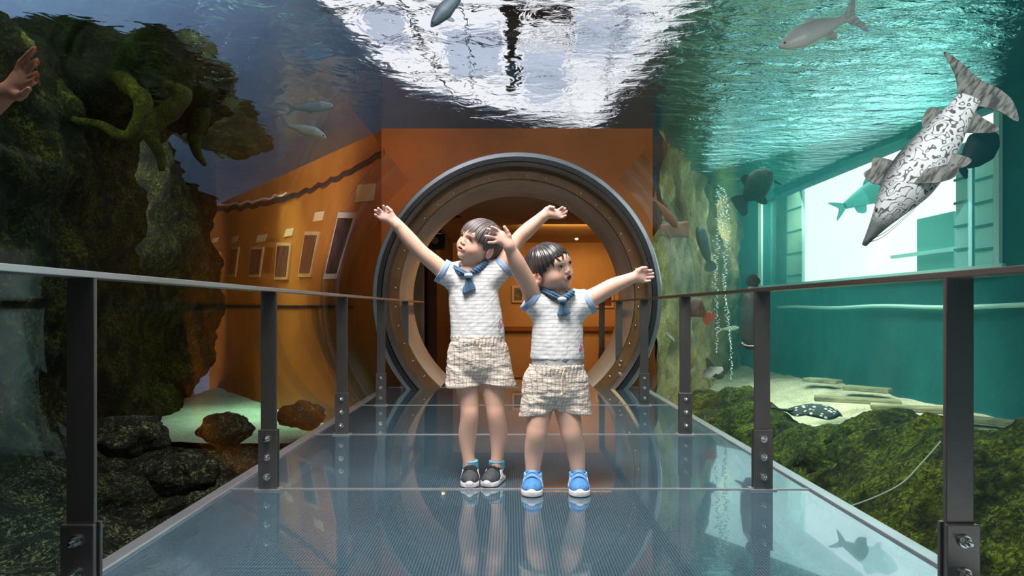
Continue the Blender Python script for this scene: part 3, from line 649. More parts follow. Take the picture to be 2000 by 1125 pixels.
def root(pts, rad, d, label, seed):
    p = spline([P(x, y, d+dd) for x, y, dd in pts]); n = len(p)
    rr = np.interp(np.linspace(0, 1, n), np.linspace(0, 1, len(rad)), rad)
    p = [q+0.02*Vector(noise.noise_vector(q*5+Vector((seed, 0, 0)))) for q in p]
    mb = MB().tube(p, [float(r*(1+0.25*noise.noise(q*9))) for r, q in zip(rr, p)], 14)
    tag(mb.build('driftwood_root', M['root'], smooth=True), label, 'root')
root([(60, 130, 0.3), (90, 175, 0), (130, 215, 0), (150, 236, 0), (200, 245, 0), (245, 268, 0), (272, 240, 0), (276, 195, 0), (250, 165, 0.1), (215, 140, 0.4)], [0.018, 0.02, 0.03, 0.03, 0.045, 0.06, 0.06, 0.07], 4.6, 'looping mossy root shaped like a hook at top left', 1)
root([(300, 110, 0.4), (325, 145, 0.1), (352, 175, 0), (350, 200, 0), (310, 232, 0), (295, 262, 0), (312, 300, 0.05), (318, 335, 0.1)], [0.12, 0.09, 0.07, 0.07, 0.09, 0.07, 0.04, 0.02], 5.2, 'mossy root bending twice right of the hook shaped root', 3)
root([(350, 150, 0.4), (385, 190, 0.1), (394, 225, 0), (380, 262, 0), (384, 300, 0), (398, 322, 0.1)], [0.10, 0.09, 0.08, 0.06, 0.04, 0.02], 5.8, 'furthest right of the hanging mossy roots', 5)
root([(330, 0, 0.2), (350, 25, 0), (375, 60, 0), (405, 95, 0), (440, 135, 0.2)], [0.03, 0.035, 0.03, 0.04, 0.02], 6.3, 'thin bright green root running down at the top left', 7)
for (x0, y0, x1, y1, d, hw, lb) in ((1650, 768, 1740, 760, 6.6, 0.10, 'short dark plank lying on sand beyond the reef'), (1590, 800, 1760, 772, 5.8, 0.09, 'long pale plank nearest the stingray'),
        (1700, 808, 1890, 800, 5.2, 0.08, 'flat plank lying along the sand behind the front post'), (1890, 822, 2010, 838, 4.9, 0.07, 'pale plank running out of the right edge'), (1575, 742, 1640, 752, 7.4, 0.10, 'small dark plank at the far side of the sand')):
    a = P(x0, y0, d+0.15); c = P(x1, y1, d-0.15); v = (c-a).normalized(); n = Vector((-v.y, v.x, 0))*hw; up = Vector((0, 0, 0.045))
    a.z = c.z = (a.z+c.z)/2
    tag(MB().hexa([a-n, c-n, c+n, a+n, a-n+up, c-n*0.8+up, c+n*0.8+up, a+n+up]).build('sunken_plank', M['wood'], bevel=0.012), lb, 'plank')
for (x, y, d, r, lb) in ((250, 850, 3.6, 0.15, 'rounded rock on the left rubble by the second post'), (440, 838, 5.2, 0.16, 'dark rock at the top of the left rubble below the sand patch'), (590, 812, 6.4, 0.17, 'brown lit rock at the right end of the left rubble'), (360, 925, 3.4, 0.13, 'low rock in the middle of the left rubble')):
    boulder(P(x, y, d), (r*1.3, r, r*0.8), 'rubble_rock', lb, M['rubble'], x*0.1, 4, 0.35)
p = spline([P(1838, 862, 2.75), P(1800, 905, 2.75), P(1760, 945, 2.72), P(1700, 975, 2.7), P(1640, 995, 2.7)])
tag(MB().tube(p, 0.0040, 6).build('air_hose', mat('olive_hose', (0.22, 0.30, 0.20), 0.5), smooth=True), 'thin pale curved hose over the right mossy reef', 'hose')
# bubble streams
M['bubble'] = mat('bright_bubble', (0.8, 0.95, 0.95), 0.05, 0.0, 1.0)
bb = M['bubble'].node_tree.nodes['Principled BSDF']; bb.inputs['Metallic'].default_value = 0.6
for (xa, ya, xb, yb, d, lb) in ((1404, 360, 1397, 690, 7.2, 'left column of rising air bubbles in the right tank'), (1412, 370, 1426, 742, 7.0, 'right column of rising air bubbles in the right tank')):
    mb = MB()
    for k_ in range(230):
        t = (k_+random.random())/230; wv = 3.5*math.sin(t*9)+random.gauss(0, 1.2+3.2*(1-t))
        p = P(xa+(xb-xa)*t+wv, ya+(yb-ya)*t, d+random.gauss(0, 0.03)); r = random.uniform(0.004, 0.010)*(0.8+0.5*(1-t)); mb.ico(p, r, 1, (1.5, 1, 0.7))
    tag(mb.build('bubble_stream', M['bubble'], smooth=True), lb, 'bubbles', kind='stuff')

# ================================================================== fish
def fishmat(name, back, belly, rough=0.35, pattern=None, spots=None):
    m = mat(name, back, rough, 0.0, 0.5); q = N(m); v = q.coord()
    sp = q.n('ShaderNodeSeparateXYZ'); q.l(v, sp.inputs[0])
    mr = q.n('ShaderNodeMapRange'); q.l(sp.outputs[2], mr.inputs[0]); mr.inputs[1].default_value = -0.03; mr.inputs[2].default_value = 0.05
    c = q.mix(mr.outputs[0], belly, back)
    if pattern:
        n1 = q.noise(v, pattern[1], 1, 0.3, 0.4)
        ln = q.ramp(q.math('ABSOLUTE', q.math('SINE', q.math('MULTIPLY', n1, pattern[2]))), [(0.30, (1, 1, 1)), (0.50, (0, 0, 0))])
        c = q.mix(q.math('MULTIPLY', ln, 0.9), c, pattern[0])
    if spots:
        vo = q.n('ShaderNodeTexVoronoi'); vo.inputs['Scale'].default_value = spots[1]; q.l(v, vo.inputs['Vector'])
        c = q.mix(q.ramp(vo.outputs['Distance'], [(spots[2], (1, 1, 1)), (spots[2]+0.06, (0, 0, 0))]), c, spots[0])
    q.col(c); q.bump(q.noise(v, 60, 3), 0.15, 0.004); return m
def finmat(name, c1, c2, sc=40):
    m = mat(name, c1, 0.6); q = N(m)
    q.col(q.ramp(q.noise(q.coord('Object', (0.5, 1, 2.0), (0, 0.5, 0)), sc, 3, 0.6, 0.5), [(0.40, c1), (0.58, c2)])); return m
def make_fish(name, label, head, tail, d, prof, bm_, fm_, fins, roll=0.0, bend=0.0, dh=0.0, eye=(0.93, 0.25), mirror_up=False, barbels=None, emat=None):
    """head/tail: pixels of nose and tail root; prof rows (t, up, down, halfwidth) in body lengths, t 0 nose .. 1 tail root."""
    H = P(head[0], head[1], d-dh); T_ = P(tail[0], tail[1], d+dh); L = (H-T_).length
    X = (H-T_).normalized(); Z = Vector((0, 0, 1)) if abs(X.z) < 0.93 else Vector((1, 0, 0))
    Z = (Z-X*Z.dot(X)).normalized()
    if mirror_up: Z = -Z
    Z = Matrix.Rotation(roll, 3, X) @ Z; Y = Z.cross(X)
    root_ = thing(name, label, 'fish', (0, 0, 0))
    ns, nr = 44, 28; tt = np.linspace(0, 1, ns); pr = np.array(prof)
    def smooth_interp(col): return np.interp(tt, pr[:, 0], pr[:, col])
    k3 = np.array([0.25, 0.5, 0.25])
    cols = []
    for c in (1, 2, 3):
        a = smooth_interp(c); a2 = a.copy()
        for _ in range(3): a2[1:-1] = np.convolve(a2, k3, 'same')[1:-1]
        cols.append(a2)
    vs = []; fs = []
    def spine(t): return Vector((L*(1-t), 0, -bend*L*4*t*(1-t)))
    for i, t in enumerate(tt):
        c = spine(t)
        for k_ in range(nr):
            a = 2*PI*k_/nr; z = math.sin(a); zz = (cols[0][i] if z > 0 else cols[1][i])*z*L
            vs.append((c.x, math.cos(a)*cols[2][i]*L, c.z+zz))
    for i in range(ns-1):
        for k_ in range(nr): fs.append((i*nr+k_, (i+1)*nr+k_, (i+1)*nr+(k_+1) % nr, i*nr+(k_+1) % nr))
    fs.append(tuple(range(nr))); fs.append(tuple((ns-1)*nr+k_ for k_ in range(nr-1, -1, -1)))
    MB().add(vs, fs).build('body', bm_, root_, True)
    for nm, poly, tilt in fins:      # polygon points (t, z) or with y
        mb = MB(); th = 0.006*L+0.0015
        pts = []
        for (t, z, *y) in poly:
            c = spine(min(t, 1.0)) if t <= 1 else Vector((L*(1-t), 0, 0)); pts.append(Vector((c.x if t <= 1 else L*(1-t), (y[0] if y else 0)*L, c.z+z*L)))
        pts = spline(pts, 4)
        mb.prism([p-Vector((0, th/2, 0)) for p in pts], (0, th, 0))
        mb.build(nm, fm_, root_)
    for s in (-1, 1):
        t = 1-eye[0]; i = int(t*(ns-1)); c = spine(t); z = eye[1]*cols[0][i]*L; y = s*cols[2][i]*L*0.9*math.sqrt(max(0.05, 1-eye[1]**2))
        MB().ico((c.x, y, c.z+z), 0.011*L+0.002, 2).build('eye', emat or M['seal'], root_, True)
    if barbels:
        for (y, z, ln) in barbels:
            p0 = Vector((L*0.97, y*L, -0.01*L)); pts = spline([p0, p0+Vector((-0.10*L*ln, y*L*1.4, z*L*0.5)), p0+Vector((-0.34*L*ln, y*L*2.0, z*L))], 6)
            MB().tube(pts, [0.0018*(1-0.6*q/len(pts)) for q in range(len(pts))], 5).build('barbel', M['seal'], root_, True)
    root_.matrix_world = Matrix.Translation(T_) @ Matrix((X, Y, Z)).transposed().to_4x4()
    return root_
slim = [(0, 0.01, 0.01, 0.008), (0.04, 0.035, 0.03, 0.03), (0.15, 0.075, 0.07, 0.055), (0.35, 0.115, 0.11, 0.07), (0.55, 0.10, 0.10, 0.06), (0.8, 0.05, 0.05, 0.03), (1.0, 0.028, 0.028, 0.012)]
deep = [(0, 0.02, 0.02, 0.015), (0.06, 0.09, 0.08, 0.05), (0.2, 0.19, 0.17, 0.09), (0.42, 0.26, 0.25, 0.11), (0.65, 0.24, 0.22, 0.09), (0.85, 0.12, 0.11, 0.05), (1.0, 0.06, 0.06, 0.02)]
fork = [('tail_fin', [(0.97, 0.02), (1.10, 0.11), (1.24, 0.17), (1.13, 0.03), (1.12, 0.0), (1.13, -0.03), (1.24, -0.17), (1.10, -0.11), (0.97, -0.02)], 0)]
fan = [('tail_fin', [(0.96, 0.04), (1.10, 0.15), (1.22, 0.17), (1.28, 0.08), (1.30, 0.0), (1.28, -0.08), (1.22, -0.17), (1.10, -0.15), (0.96, -0.04)], 0)]
# big striped catfish
cat_prof = [(0, 0.014, 0.014, 0.03), (0.05, 0.025, 0.024, 0.04), (0.15, 0.052, 0.048, 0.062), (0.26, 0.088, 0.086, 0.092), (0.40, 0.138, 0.135, 0.115), (0.55, 0.142, 0.145, 0.112), (0.72, 0.115, 0.12, 0.085), (0.88, 0.075, 0.08, 0.048), (1.0, 0.058, 0.062, 0.024)]
cm = fishmat('striped_catfish_skin', (0.045, 0.05, 0.05), (0.86, 0.88, 0.90), 0.5, ((0.02, 0.025, 0.03), 24.0, 17.0))
q = N(cm); b0 = q.b.inputs['Base Color'].links[0].from_socket; s2 = q.n('ShaderNodeSeparateXYZ'); q.l(q.coord(), s2.inputs[0])
hm = q.n('ShaderNodeMapRange'); q.l(s2.outputs[0], hm.inputs[0]); hm.name = 'head_mask'; hm.inputs[1].default_value = 0.60; hm.inputs[2].default_value = 0.68; q.col(q.mix(hm.outputs[0], b0, (0.16, 0.18, 0.18)))
for nd in cm.node_tree.nodes:
    if nd.type == 'MAP_RANGE' and nd.name != 'head_mask': nd.inputs[1].default_value = 0.035; nd.inputs[2].default_value = 0.10
cf = finmat('striped_fin', (0.035, 0.04, 0.04), (0.26, 0.27, 0.24), 26)
cat = make_fish('striped_catfish', 'large striped catfish with pointed snout diving at the upper right', (1688, 478), (1893, 190), 2.9, cat_prof, cm, cf, [
    ('tail_fin', [(0.96, 0.045), (1.05, 0.10), (1.12, 0.17), (1.19, 0.26), (1.17, 0.16), (1.13, 0.06), (1.11, 0.0), (1.10, -0.10), (1.06, -0.20), (0.97, -0.28), (0.985, -0.17), (0.97, -0.05)], 0),
    ('adipose_fin', [(0.72, 0.09), (0.78, 0.135), (0.85, 0.15), (0.88, 0.12), (0.87, 0.06)], 0),
    ('dorsal_fin', [(0.36, 0.10), (0.34, 0.17), (0.37, 0.235), (0.42, 0.22), (0.47, 0.24), (0.50, 0.19), (0.51, 0.11)], 0),
    ('anal_fin', [(0.80, -0.07), (0.86, -0.20), (0.90, -0.22), (0.92, -0.12), (0.94, -0.06)], 0),
    ('pelvic_fin', [(0.56, -0.10, 0.05), (0.60, -0.19, 0.07), (0.66, -0.20, 0.07), (0.66, -0.10, 0.05)], 0),
    ('pectoral_fin', [(0.40, -0.03, 0.105), (0.46, -0.14, 0.125), (0.53, -0.19, 0.13), (0.58, -0.15, 0.13), (0.50, -0.04, 0.11)], 0)],
    roll=math.radians(14), eye=(0.80, 0.75), barbels=[(0.03, -0.12, 1.0), (-0.03, -0.10, 0.9), (0.02, -0.05, 0.5)], dh=-0.05)
# gill cover crease of the catfish
pts = [(0.285, 0.078*math.sin(a)*0.95, 0.083*math.cos(a)*1.03) for a in np.linspace(-0.4, 1.25, 9)]
L = (P(1688, 478, 2.95)-P(1893, 190, 2.85)).length
for s in (1, -1):
    MB().tube([(L*(1-x-0.03*math.cos(i*0.35)), s*y*L, z*L) for i, (x, z, y) in enumerate(pts)], 0.0035, 6).build('gill_cover', mat('gill_edge', (0.6, 0.6, 0.6), 0.5), None, True)
    g_ = bpy.context.scene.collection.objects[-1]; g_.parent = cat
dk = fishmat('dark_fish_skin', (0.004, 0.014, 0.015), (0.006, 0.02, 0.02), 0.7); dkf = mat('dark_fin', (0.005, 0.018, 0.018), 0.7)
make_fish('dark_pacu', 'dark round bodied fish left of the window, silhouetted', (1508, 335), (1455, 388), 6.0, [(0, 0.05, 0.05, 0.03), (0.08, 0.20, 0.16, 0.08), (0.3, 0.36, 0.30, 0.14), (0.55, 0.40, 0.36, 0.15), (0.8, 0.26, 0.26, 0.09), (1.0, 0.10, 0.10, 0.03)], dk, dkf,
    [('tail_fin', [(0.95, 0.07), (1.10, 0.22), (1.28, 0.27), (1.32, 0.10), (1.34, -0.05), (1.34, -0.30), (1.20, -0.33), (1.08, -0.20), (0.95, -0.07)], 0), ('pectoral_fin', [(0.15, -0.25), (0.05, -0.42), (0.02, -0.42), (0.10, -0.2)], 0), ('anal_fin', [(0.55, -0.3), (0.62, -0.52), (0.75, -0.45), (0.85, -0.2)], 0), ('dorsal_fin', [(0.5, 0.34), (0.62, 0.48), (0.75, 0.46), (0.8, 0.24)], 0)], roll=0.2)
gs = fishmat('green_silhouette_skin', (0.05, 0.32, 0.28), (0.08, 0.4, 0.34), 0.6); gsf = mat('green_silhouette_fin', (0.06, 0.34, 0.3), 0.6)
make_fish('river_bream', 'pale green fish silhouetted against the bright window behind the catfish', (1752, 352), (1650, 402), 7.0, [(0, 0.04, 0.04, 0.02), (0.12, 0.15, 0.14, 0.07), (0.4, 0.21, 0.22, 0.10), (0.7, 0.15, 0.14, 0.06), (1, 0.06, 0.06, 0.02)], gs, gsf,
    fork+[('dorsal_fin', [(0.3, 0.16), (0.38, 0.27), (0.5, 0.25), (0.6, 0.14)], 0), ('anal_fin', [(0.65, -0.12), (0.72, -0.26), (0.85, -0.2), (0.86, -0.08)], 0), ('pelvic_fin', [(0.4, -0.18), (0.45, -0.30), (0.52, -0.26), (0.52, -0.15)], 0)])
nb = fishmat('navy_fish_skin', (0.01, 0.06, 0.09), (0.015, 0.08, 0.11), 0.5)
make_fish('dark_discus', 'plain dark oval fish behind the tail of the striped catfish', (1945, 262), (1885, 322), 4.2, [(0, 0.10, 0.10, 0.05), (0.15, 0.30, 0.26, 0.12), (0.45, 0.42, 0.36, 0.15), (0.8, 0.28, 0.26, 0.1), (1, 0.10, 0.12, 0.04)], nb, nb,
    [('tail_fin', [(0.95, 0.10), (1.15, 0.12), (1.2, 0.0), (1.22, -0.25), (1.05, -0.15)], 0)])
ps = fishmat('silvery_carp_skin', (0.30, 0.34, 0.33), (0.66, 0.70, 0.68), 0.35); psf = finmat('silvery_fin', (0.3, 0.36, 0.36), (0.5, 0.55, 0.54), 30)
make_fish('silvery_carp', 'pale silvery fish swimming just under the surface at top right', (1522, 92), (1652, 36), 3.6, [(0, 0.02, 0.02, 0.015), (0.1, 0.09, 0.09, 0.06), (0.35, 0.17, 0.15, 0.10), (0.65, 0.15, 0.12, 0.08), (0.9, 0.06, 0.06, 0.03), (1, 0.05, 0.05, 0.02)], ps, psf,
    [('tail_fin', [(0.96, 0.03), (1.12, 0.16), (1.26, 0.30), (1.18, 0.10), (1.14, 0.0), (1.18, -0.12), (1.22, -0.30), (1.08, -0.14), (0.96, -0.03)], 0), ('pelvic_fin', [(0.62, -0.10), (0.72, -0.2), (0.8, -0.18), (0.76, -0.07)], 0), ('dorsal_fin', [(0.4, 0.14), (0.52, 0.21), (0.62, 0.13)], 0)])
bs = fishmat('blue_grey_fish_skin', (0.05, 0.09, 0.12), (0.10, 0.15, 0.18), 0.4)
make_fish('grey_fish', 'dark blue grey fish at the top centre against the white surface', (842, 52), (905, -20), 3.4, slim and [(0, 0.02, 0.02, 0.02), (0.1, 0.09, 0.08, 0.07), (0.4, 0.19, 0.17, 0.11), (0.75, 0.13, 0.12, 0.07), (1, 0.05, 0.05, 0.02)], bs, bs, fork+[('pectoral_fin', [(0.3, -0.12), (0.36, -0.27), (0.42, -0.26), (0.4, -0.1)], 0)])
b1 = fishmat('barb_skin', (0.20, 0.34, 0.42), (0.34, 0.48, 0.50), 0.35); b1f = mat('barb_fin', (0.25, 0.36, 0.42), 0.6)
barb = [(0, 0.015, 0.015, 0.01), (0.08, 0.08, 0.07, 0.05), (0.3, 0.15, 0.13, 0.08), (0.6, 0.12, 0.13, 0.06), (0.85, 0.06, 0.06, 0.03), (1, 0.04, 0.04, 0.015)]
bf = fork+[('dorsal_fin', [(0.30, 0.12), (0.40, 0.30), (0.44, 0.28), (0.46, 0.12)], 0), ('pelvic_fin', [(0.5, -0.12), (0.62, -0.2), (0.64, -0.18), (0.6, -0.1)], 0)]
make_fish('silver_barb', 'upper of the two bluish fish at the left, with tall fin', (651, 207), (575, 212), 5.0, barb, b1, b1f, bf+[('second_dorsal_fin', [(0.55, 0.10), (0.66, 0.22), (0.70, 0.19), (0.68, 0.08)], 0)])
b2 = fishmat('silver_barb_skin', (0.34, 0.46, 0.48), (0.50, 0.60, 0.42), 0.3)
make_fish('silver_barb', 'lower and brighter of the two silvery fish at the left', (637, 269), (562, 246), 4.9, barb, b2, b1f, bf, bend=-0.03)
ob = fishmat('orange_brown_skin', (0.16, 0.055, 0.010), (0.24, 0.09, 0.02), 0.5)
make_fish('brown_catfish', 'slim orange brown catfish diving beside the ring on the right', (1322, 444), (1281, 392), 6.0, [(0, 0.05, 0.05, 0.04), (0.12, 0.12, 0.10, 0.08), (0.4, 0.15, 0.13, 0.09), (0.75, 0.09, 0.08, 0.05), (1, 0.03, 0.03, 0.015)], ob, ob, fork+[('dorsal_fin', [(0.62, 0.09), (0.70, 0.2), (0.80, 0.08)], 0), ('pectoral_fin', [(0.3, -0.1), (0.4, -0.2), (0.45, -0.18), (0.4, -0.08)], 0)])
rb = fishmat('red_brown_skin', (0.17, 0.07, 0.035), (0.34, 0.20, 0.12), 0.5)
make_fish('red_brown_fish', 'broad reddish brown fish below the orange brown catfish', (1290, 450), (1345, 448), 6.15, [(0, 0.2, 0.2, 0.08), (0.3, 0.27, 0.27, 0.12), (0.7, 0.28, 0.28, 0.10), (1, 0.30, 0.30, 0.05)], rb, rb, [('pelvic_fin', [(0.2, -0.2), (0.3, -0.42), (0.36, -0.4), (0.4, -0.2)], 0)])
dt = fishmat('dark_teal_skin', (0.02, 0.08, 0.09), (0.04, 0.13, 0.13), 0.45)
make_fish('dark_eel_fish', 'dark long fish hanging upright left of the bubble columns', (1364, 442), (1384, 510), 6.8, [(0, 0.05, 0.05, 0.05), (0.12, 0.17, 0.12, 0.12), (0.4, 0.19, 0.16, 0.13), (0.8, 0.14, 0.12, 0.07), (1, 0.06, 0.06, 0.03)], dt, dt, fan)
ar = fishmat('arapaima_skin', (0.035, 0.06, 0.06), (0.09, 0.13, 0.12), 0.4)
make_fish('arapaima', 'big grey fish pointing straight down beside the second right post', (1466, 682), (1470, 560), 4.4, [(0, 0.07, 0.07, 0.09), (0.06, 0.13, 0.12, 0.13), (0.2, 0.165, 0.16, 0.15), (0.5, 0.19, 0.18, 0.15), (0.85, 0.15, 0.15, 0.1), (1, 0.07, 0.07, 0.04)], ar, ar, [('tail_fin', [(0.97, 0.05), (1.1, 0.12), (1.2, 0.0), (1.1, -0.12), (0.97, -0.05)], 0), ('pectoral_fin', [(0.12, -0.13), (0.02, -0.26), (0.02, -0.2), (0.06, -0.1)], 0), ('dorsal_fin', [(0.7, 0.15), (0.8, 0.25), (0.95, 0.2), (0.96, 0.08)], 0)], eye=(0.93, 0.1))
lip = [P(1466-17*math.cos(a), 668+9*math.sin(a)*0.9, 4.26) for a in np.linspace(0.15, PI-0.15, 12)]
lp = MB().tube(lip, 0.006, 6).build('mouth', mat('white_lip', (0.75, 0.8, 0.78), 0.5), smooth=True)
arp = [x for x in bpy.data.objects if x.name == 'arapaima'][0]; lp.parent = arp; lp.matrix_parent_inverse = arp.matrix_world.inverted()
rt_ = fishmat('redtail_skin', (0.10, 0.035, 0.02), (0.22, 0.07, 0.04), 0.5); rtf = mat('red_tail_fin', (0.42, 0.05, 0.04), 0.5)
make_fish('redtail_catfish', 'reddish brown fish with red tail behind the third right post', (1340, 590), (1378, 616), 6.0, [(0, 0.1, 0.1, 0.08), (0.15, 0.35, 0.3, 0.15), (0.5, 0.50, 0.42, 0.2), (0.85, 0.22, 0.2, 0.08), (1, 0.10, 0.10, 0.03)], rt_, rtf, [('tail_fin', [(0.95, 0.10), (1.15, 0.25), (1.32, 0.30), (1.36, 0.0), (1.30, -0.3), (1.12, -0.28), (0.95, -0.10)], 0)])
sp_ = fishmat('spiky_fish_skin', (0.02, 0.03, 0.03), (0.7, 0.75, 0.72), 0.5)
make_fish('black_white_fish', 'small black and white fish resting on the sand beside the bubbles', (1372, 738), (1412, 720), 6.2, [(0, 0.05, 0.05, 0.04), (0.2, 0.26, 0.2, 0.12), (0.5, 0.34, 0.22, 0.14), (0.85, 0.16, 0.12, 0.06), (1, 0.08, 0.08, 0.03)], sp_, dkf, fan+[('dorsal_fin', [(0.35, 0.28), (0.48, 0.72), (0.60, 0.66), (0.70, 0.25)], 0), ('pectoral_fin', [(0.4, -0.1, 0.12), (0.62, -0.36, 0.14), (0.8, -0.25, 0.14), (0.55, -0.02, 0.12)], 0)])
pg = fishmat('pale_small_skin', (0.35, 0.50, 0.42), (0.6, 0.7, 0.6), 0.4)
make_fish('small_pale_fish', 'tiny pale fish near the ring low on the right', (1318, 668), (1303, 652), 6.3, barb, pg, pg, fork)
make_fish('small_pale_fish', 'pale slim fish beyond the bubble columns', (1444, 640), (1410, 643), 8.6, barb, pg, pg, fork)
sr = mat('stingray_skin', rough=0.6); q = N(sr); vo = q.n('ShaderNodeTexVoronoi'); vo.inputs['Scale'].default_value = 26; q.l(q.coord(), vo.inputs['Vector'])
q.col(q.ramp(vo.outputs['Distance'], [(0.26, (0.80, 0.88, 0.74)), (0.34, (0.012, 0.03, 0.028))]))
c = P(1592, 808, 4.9); ray_ = thing('spotted_stingray', 'black stingray with white spots resting at the edge of the sand', 'stingray', c)
mb = MB(); nn = 40; vs = [(c.x, c.y, c.z+0.075)]; fs = []
for ri, (rr, hh) in enumerate(((0.35, 0.065), (0.7, 0.04), (0.92, 0.018), (1.0, 0.0))):
    for k_ in range(nn):
        a = 2*PI*k_/nn; w_ = 1+0.05*math.sin(3*a); vs.append((c.x+0.20*rr*w_*math.cos(a), c.y+0.20*rr*w_*math.sin(a), c.z+hh+0.012*math.sin(a*5)*rr))
for k_ in range(nn): fs.append((0, 1+k_, 1+(k_+1) % nn))
for r_ in range(3):
    for k_ in range(nn): fs.append((1+r_*nn+k_, 1+(r_+1)*nn+k_, 1+(r_+1)*nn+(k_+1) % nn, 1+r_*nn+(k_+1) % nn))
fs.append(tuple(1+3*nn+k_ for k_ in range(nn))); mb.add(vs, fs).build('body', sr, ray_, True)
MB().tube(spline([c+Vector((-0.17, 0, 0.02)), c+Vector((-0.28, 0.05, 0.03)), c+Vector((-0.40, -0.02, 0.06))]), [0.014]*5+[0.010]*6+[0.005]*6, 6).build('tail', M['seal'], ray_, True)
# ================================================================== implicit-surface bodies
class Field:
    def __init__(s, lo, hi, h):
        s.lo = np.array(lo, float); s.h = h; s.n = np.ceil((np.array(hi)-s.lo)/h).astype(int)+1
        s.F = np.full(tuple(s.n), 0.5, np.float32)
    def _sl(s, lo, hi):
        a = np.maximum(0, np.floor((np.array(lo)-s.lo)/s.h).astype(int)); b = np.minimum(s.n, np.ceil((np.array(hi)-s.lo)/s.h).astype(int)+1)
        if np.any(b <= a): return None
        g = [(s.lo[i]+s.h*np.arange(a[i], b[i])).astype(np.float32) for i in range(3)]
        return (slice(a[0], b[0]), slice(a[1], b[1]), slice(a[2], b[2])), g[0][:, None, None], g[1][None, :, None], g[2][None, None, :]
    def _mix(s, sl, d, k, sub=False):
        f = s.F[sl]
        if sub:
            d = -d; h = np.maximum(k-np.abs(f-d), 0)/max(k, 1e-6); s.F[sl] = np.maximum(f, d)+h*h*k*0.25
        else:
            h = np.maximum(k-np.abs(f-d), 0)/max(k, 1e-6); s.F[sl] = np.minimum(f, d)-h*h*k*0.25
    def cap(s, a, b, ra, rb, k=0.01, sq=1.0, clips=(), sub=False, sqaxis=1):
        a = np.array(a, float); b = np.array(b, float); m = max(ra, rb)+k+3*s.h
        r = s._sl(np.minimum(a, b)-m, np.maximum(a, b)+m)
        if r is None: return
        sl, X, Y, Z = r; sc = [1, 1, 1]; sc[sqaxis] = sq; mid = (a+b)/2
        ab = (b-a)/sc; L2 = float(ab@ab)+1e-12
        px, py, pz = (X-a[0])/sc[0], (Y-a[1])/sc[1], (Z-a[2])/sc[2]
        t = np.clip((px*ab[0]+py*ab[1]+pz*ab[2])/L2, 0, 1)
        d = np.sqrt((px-t*ab[0])**2+(py-t*ab[1])**2+(pz-t*ab[2])**2)-(ra+(rb-ra)*t)
        if sq < 1: d = d*min(1, sq+0.25)
        for (c, n) in clips:
            n = np.array(n, float); n /= np.linalg.norm(n); c = np.array(c, float)
            d = np.maximum(d, (X-c[0])*n[0]+(Y-c[1])*n[1]+(Z-c[2])*n[2])
        s._mix(sl, d, k, sub)
    def chain(s, pts, k=0.01, sq=1.0, clips=(), sub=False, n=10):
        pts = [np.array(p, float) for p in pts]          # rows x, y, z, radius
        q = [Vector(p) for p in pts]; P_ = [q[0]]+q+[q[-1]]; out = []
        for i in range(1, len(P_)-2):
            for j in range(n):
                t = j/n; a, b_, c, e = P_[i-1], P_[i], P_[i+1], P_[i+2]
                out.append(np.array(0.5*((2*b_)+(c-a)*t+(2*a-5*b_+4*c-e)*t*t+(3*b_-a-3*c+e)*t*t*t)))
        out.append(np.array(q[-1])); out = np.array(out)
        m = out[:, 3].max()+k+3*s.h; r = s._sl(out[:, :3].min(0)-m, out[:, :3].max(0)+m)
        sl = r[0]; keep = s.F; s.F = np.full(keep.shape, 0.5, np.float32)
        for a, b_ in zip(out[:-1], out[1:]): s.cap(a[:3], b_[:3], a[3], b_[3], 0.0006, sq, clips)
        D = s.F[sl].copy(); s.F = keep; s._mix(sl, D, k, sub)
    def ell(s, c, r, R=None, k=0.01, sub=False, clips=()):
        c = np.array(c, float); r = np.array(r, float); m = r.max()+k+3*s.h
        q = s._sl(c-m, c+m)
        if q is None: return
        sl, X, Y, Z = q; p = [X-c[0], Y-c[1], Z-c[2]]
        R = np.eye(3) if R is None else np.array(R)   # rows are the ellipsoid's axes
        u = [(R[i][0]*p[0]+R[i][1]*p[1]+R[i][2]*p[2]) for i in range(3)]
        k0 = np.sqrt(sum((u[i]/r[i])**2 for i in range(3))); k1 = np.sqrt(sum((u[i]/r[i]**2)**2 for i in range(3)))+1e-9
        d = k0*(k0-1)/k1
        for (cc, n) in clips:
            n = np.array(n, float); n /= np.linalg.norm(n); cc = np.array(cc, float)
            d = np.maximum(d, (X-cc[0])*n[0]+(Y-cc[1])*n[1]+(Z-cc[2])*n[2])
        s._mix(sl, d, k, sub)
    def clip(s, c, n):
        q = s._sl(s.lo, s.lo+s.h*s.n); sl, X, Y, Z = q; n = np.array(n, float); n /= np.linalg.norm(n)
        s.F[sl] = np.maximum(s.F[sl], (X-c[0])*n[0]+(Y-c[1])*n[1]+(Z-c[2])*n[2])
    def mesh(s):
        F_ = s.F; S = F_ < 0; nx, ny, nz = F_.shape
        cnt = np.zeros((nx-1, ny-1, nz-1), np.int8); offs = [(i, j, k_) for i in (0, 1) for j in (0, 1) for k_ in (0, 1)]
        for i, j, k_ in offs: cnt += S[i:nx-1+i, j:ny-1+j, k_:nz-1+k_]
        act = (cnt > 0) & (cnt < 8); idx = np.full(act.shape, -1, np.int32); I = np.argwhere(act); idx[act] = np.arange(len(I))
        V = np.stack([F_[I[:, 0]+i, I[:, 1]+j, I[:, 2]+k_] for i, j, k_ in offs], 1); O = np.array(offs, float)
        acc = np.zeros((len(I), 3)); n = np.zeros(len(I))
        for p in range(8):
            for q in range(p+1, 8):
                if abs(O[p]-O[q]).sum() != 1: continue
                sgn = (V[:, p] < 0) != (V[:, q] < 0); t = V[:, p]/np.where(sgn, V[:, p]-V[:, q], 1)
                acc += np.where(sgn[:, None], O[p]+(O[q]-O[p])*t[:, None], 0); n += sgn
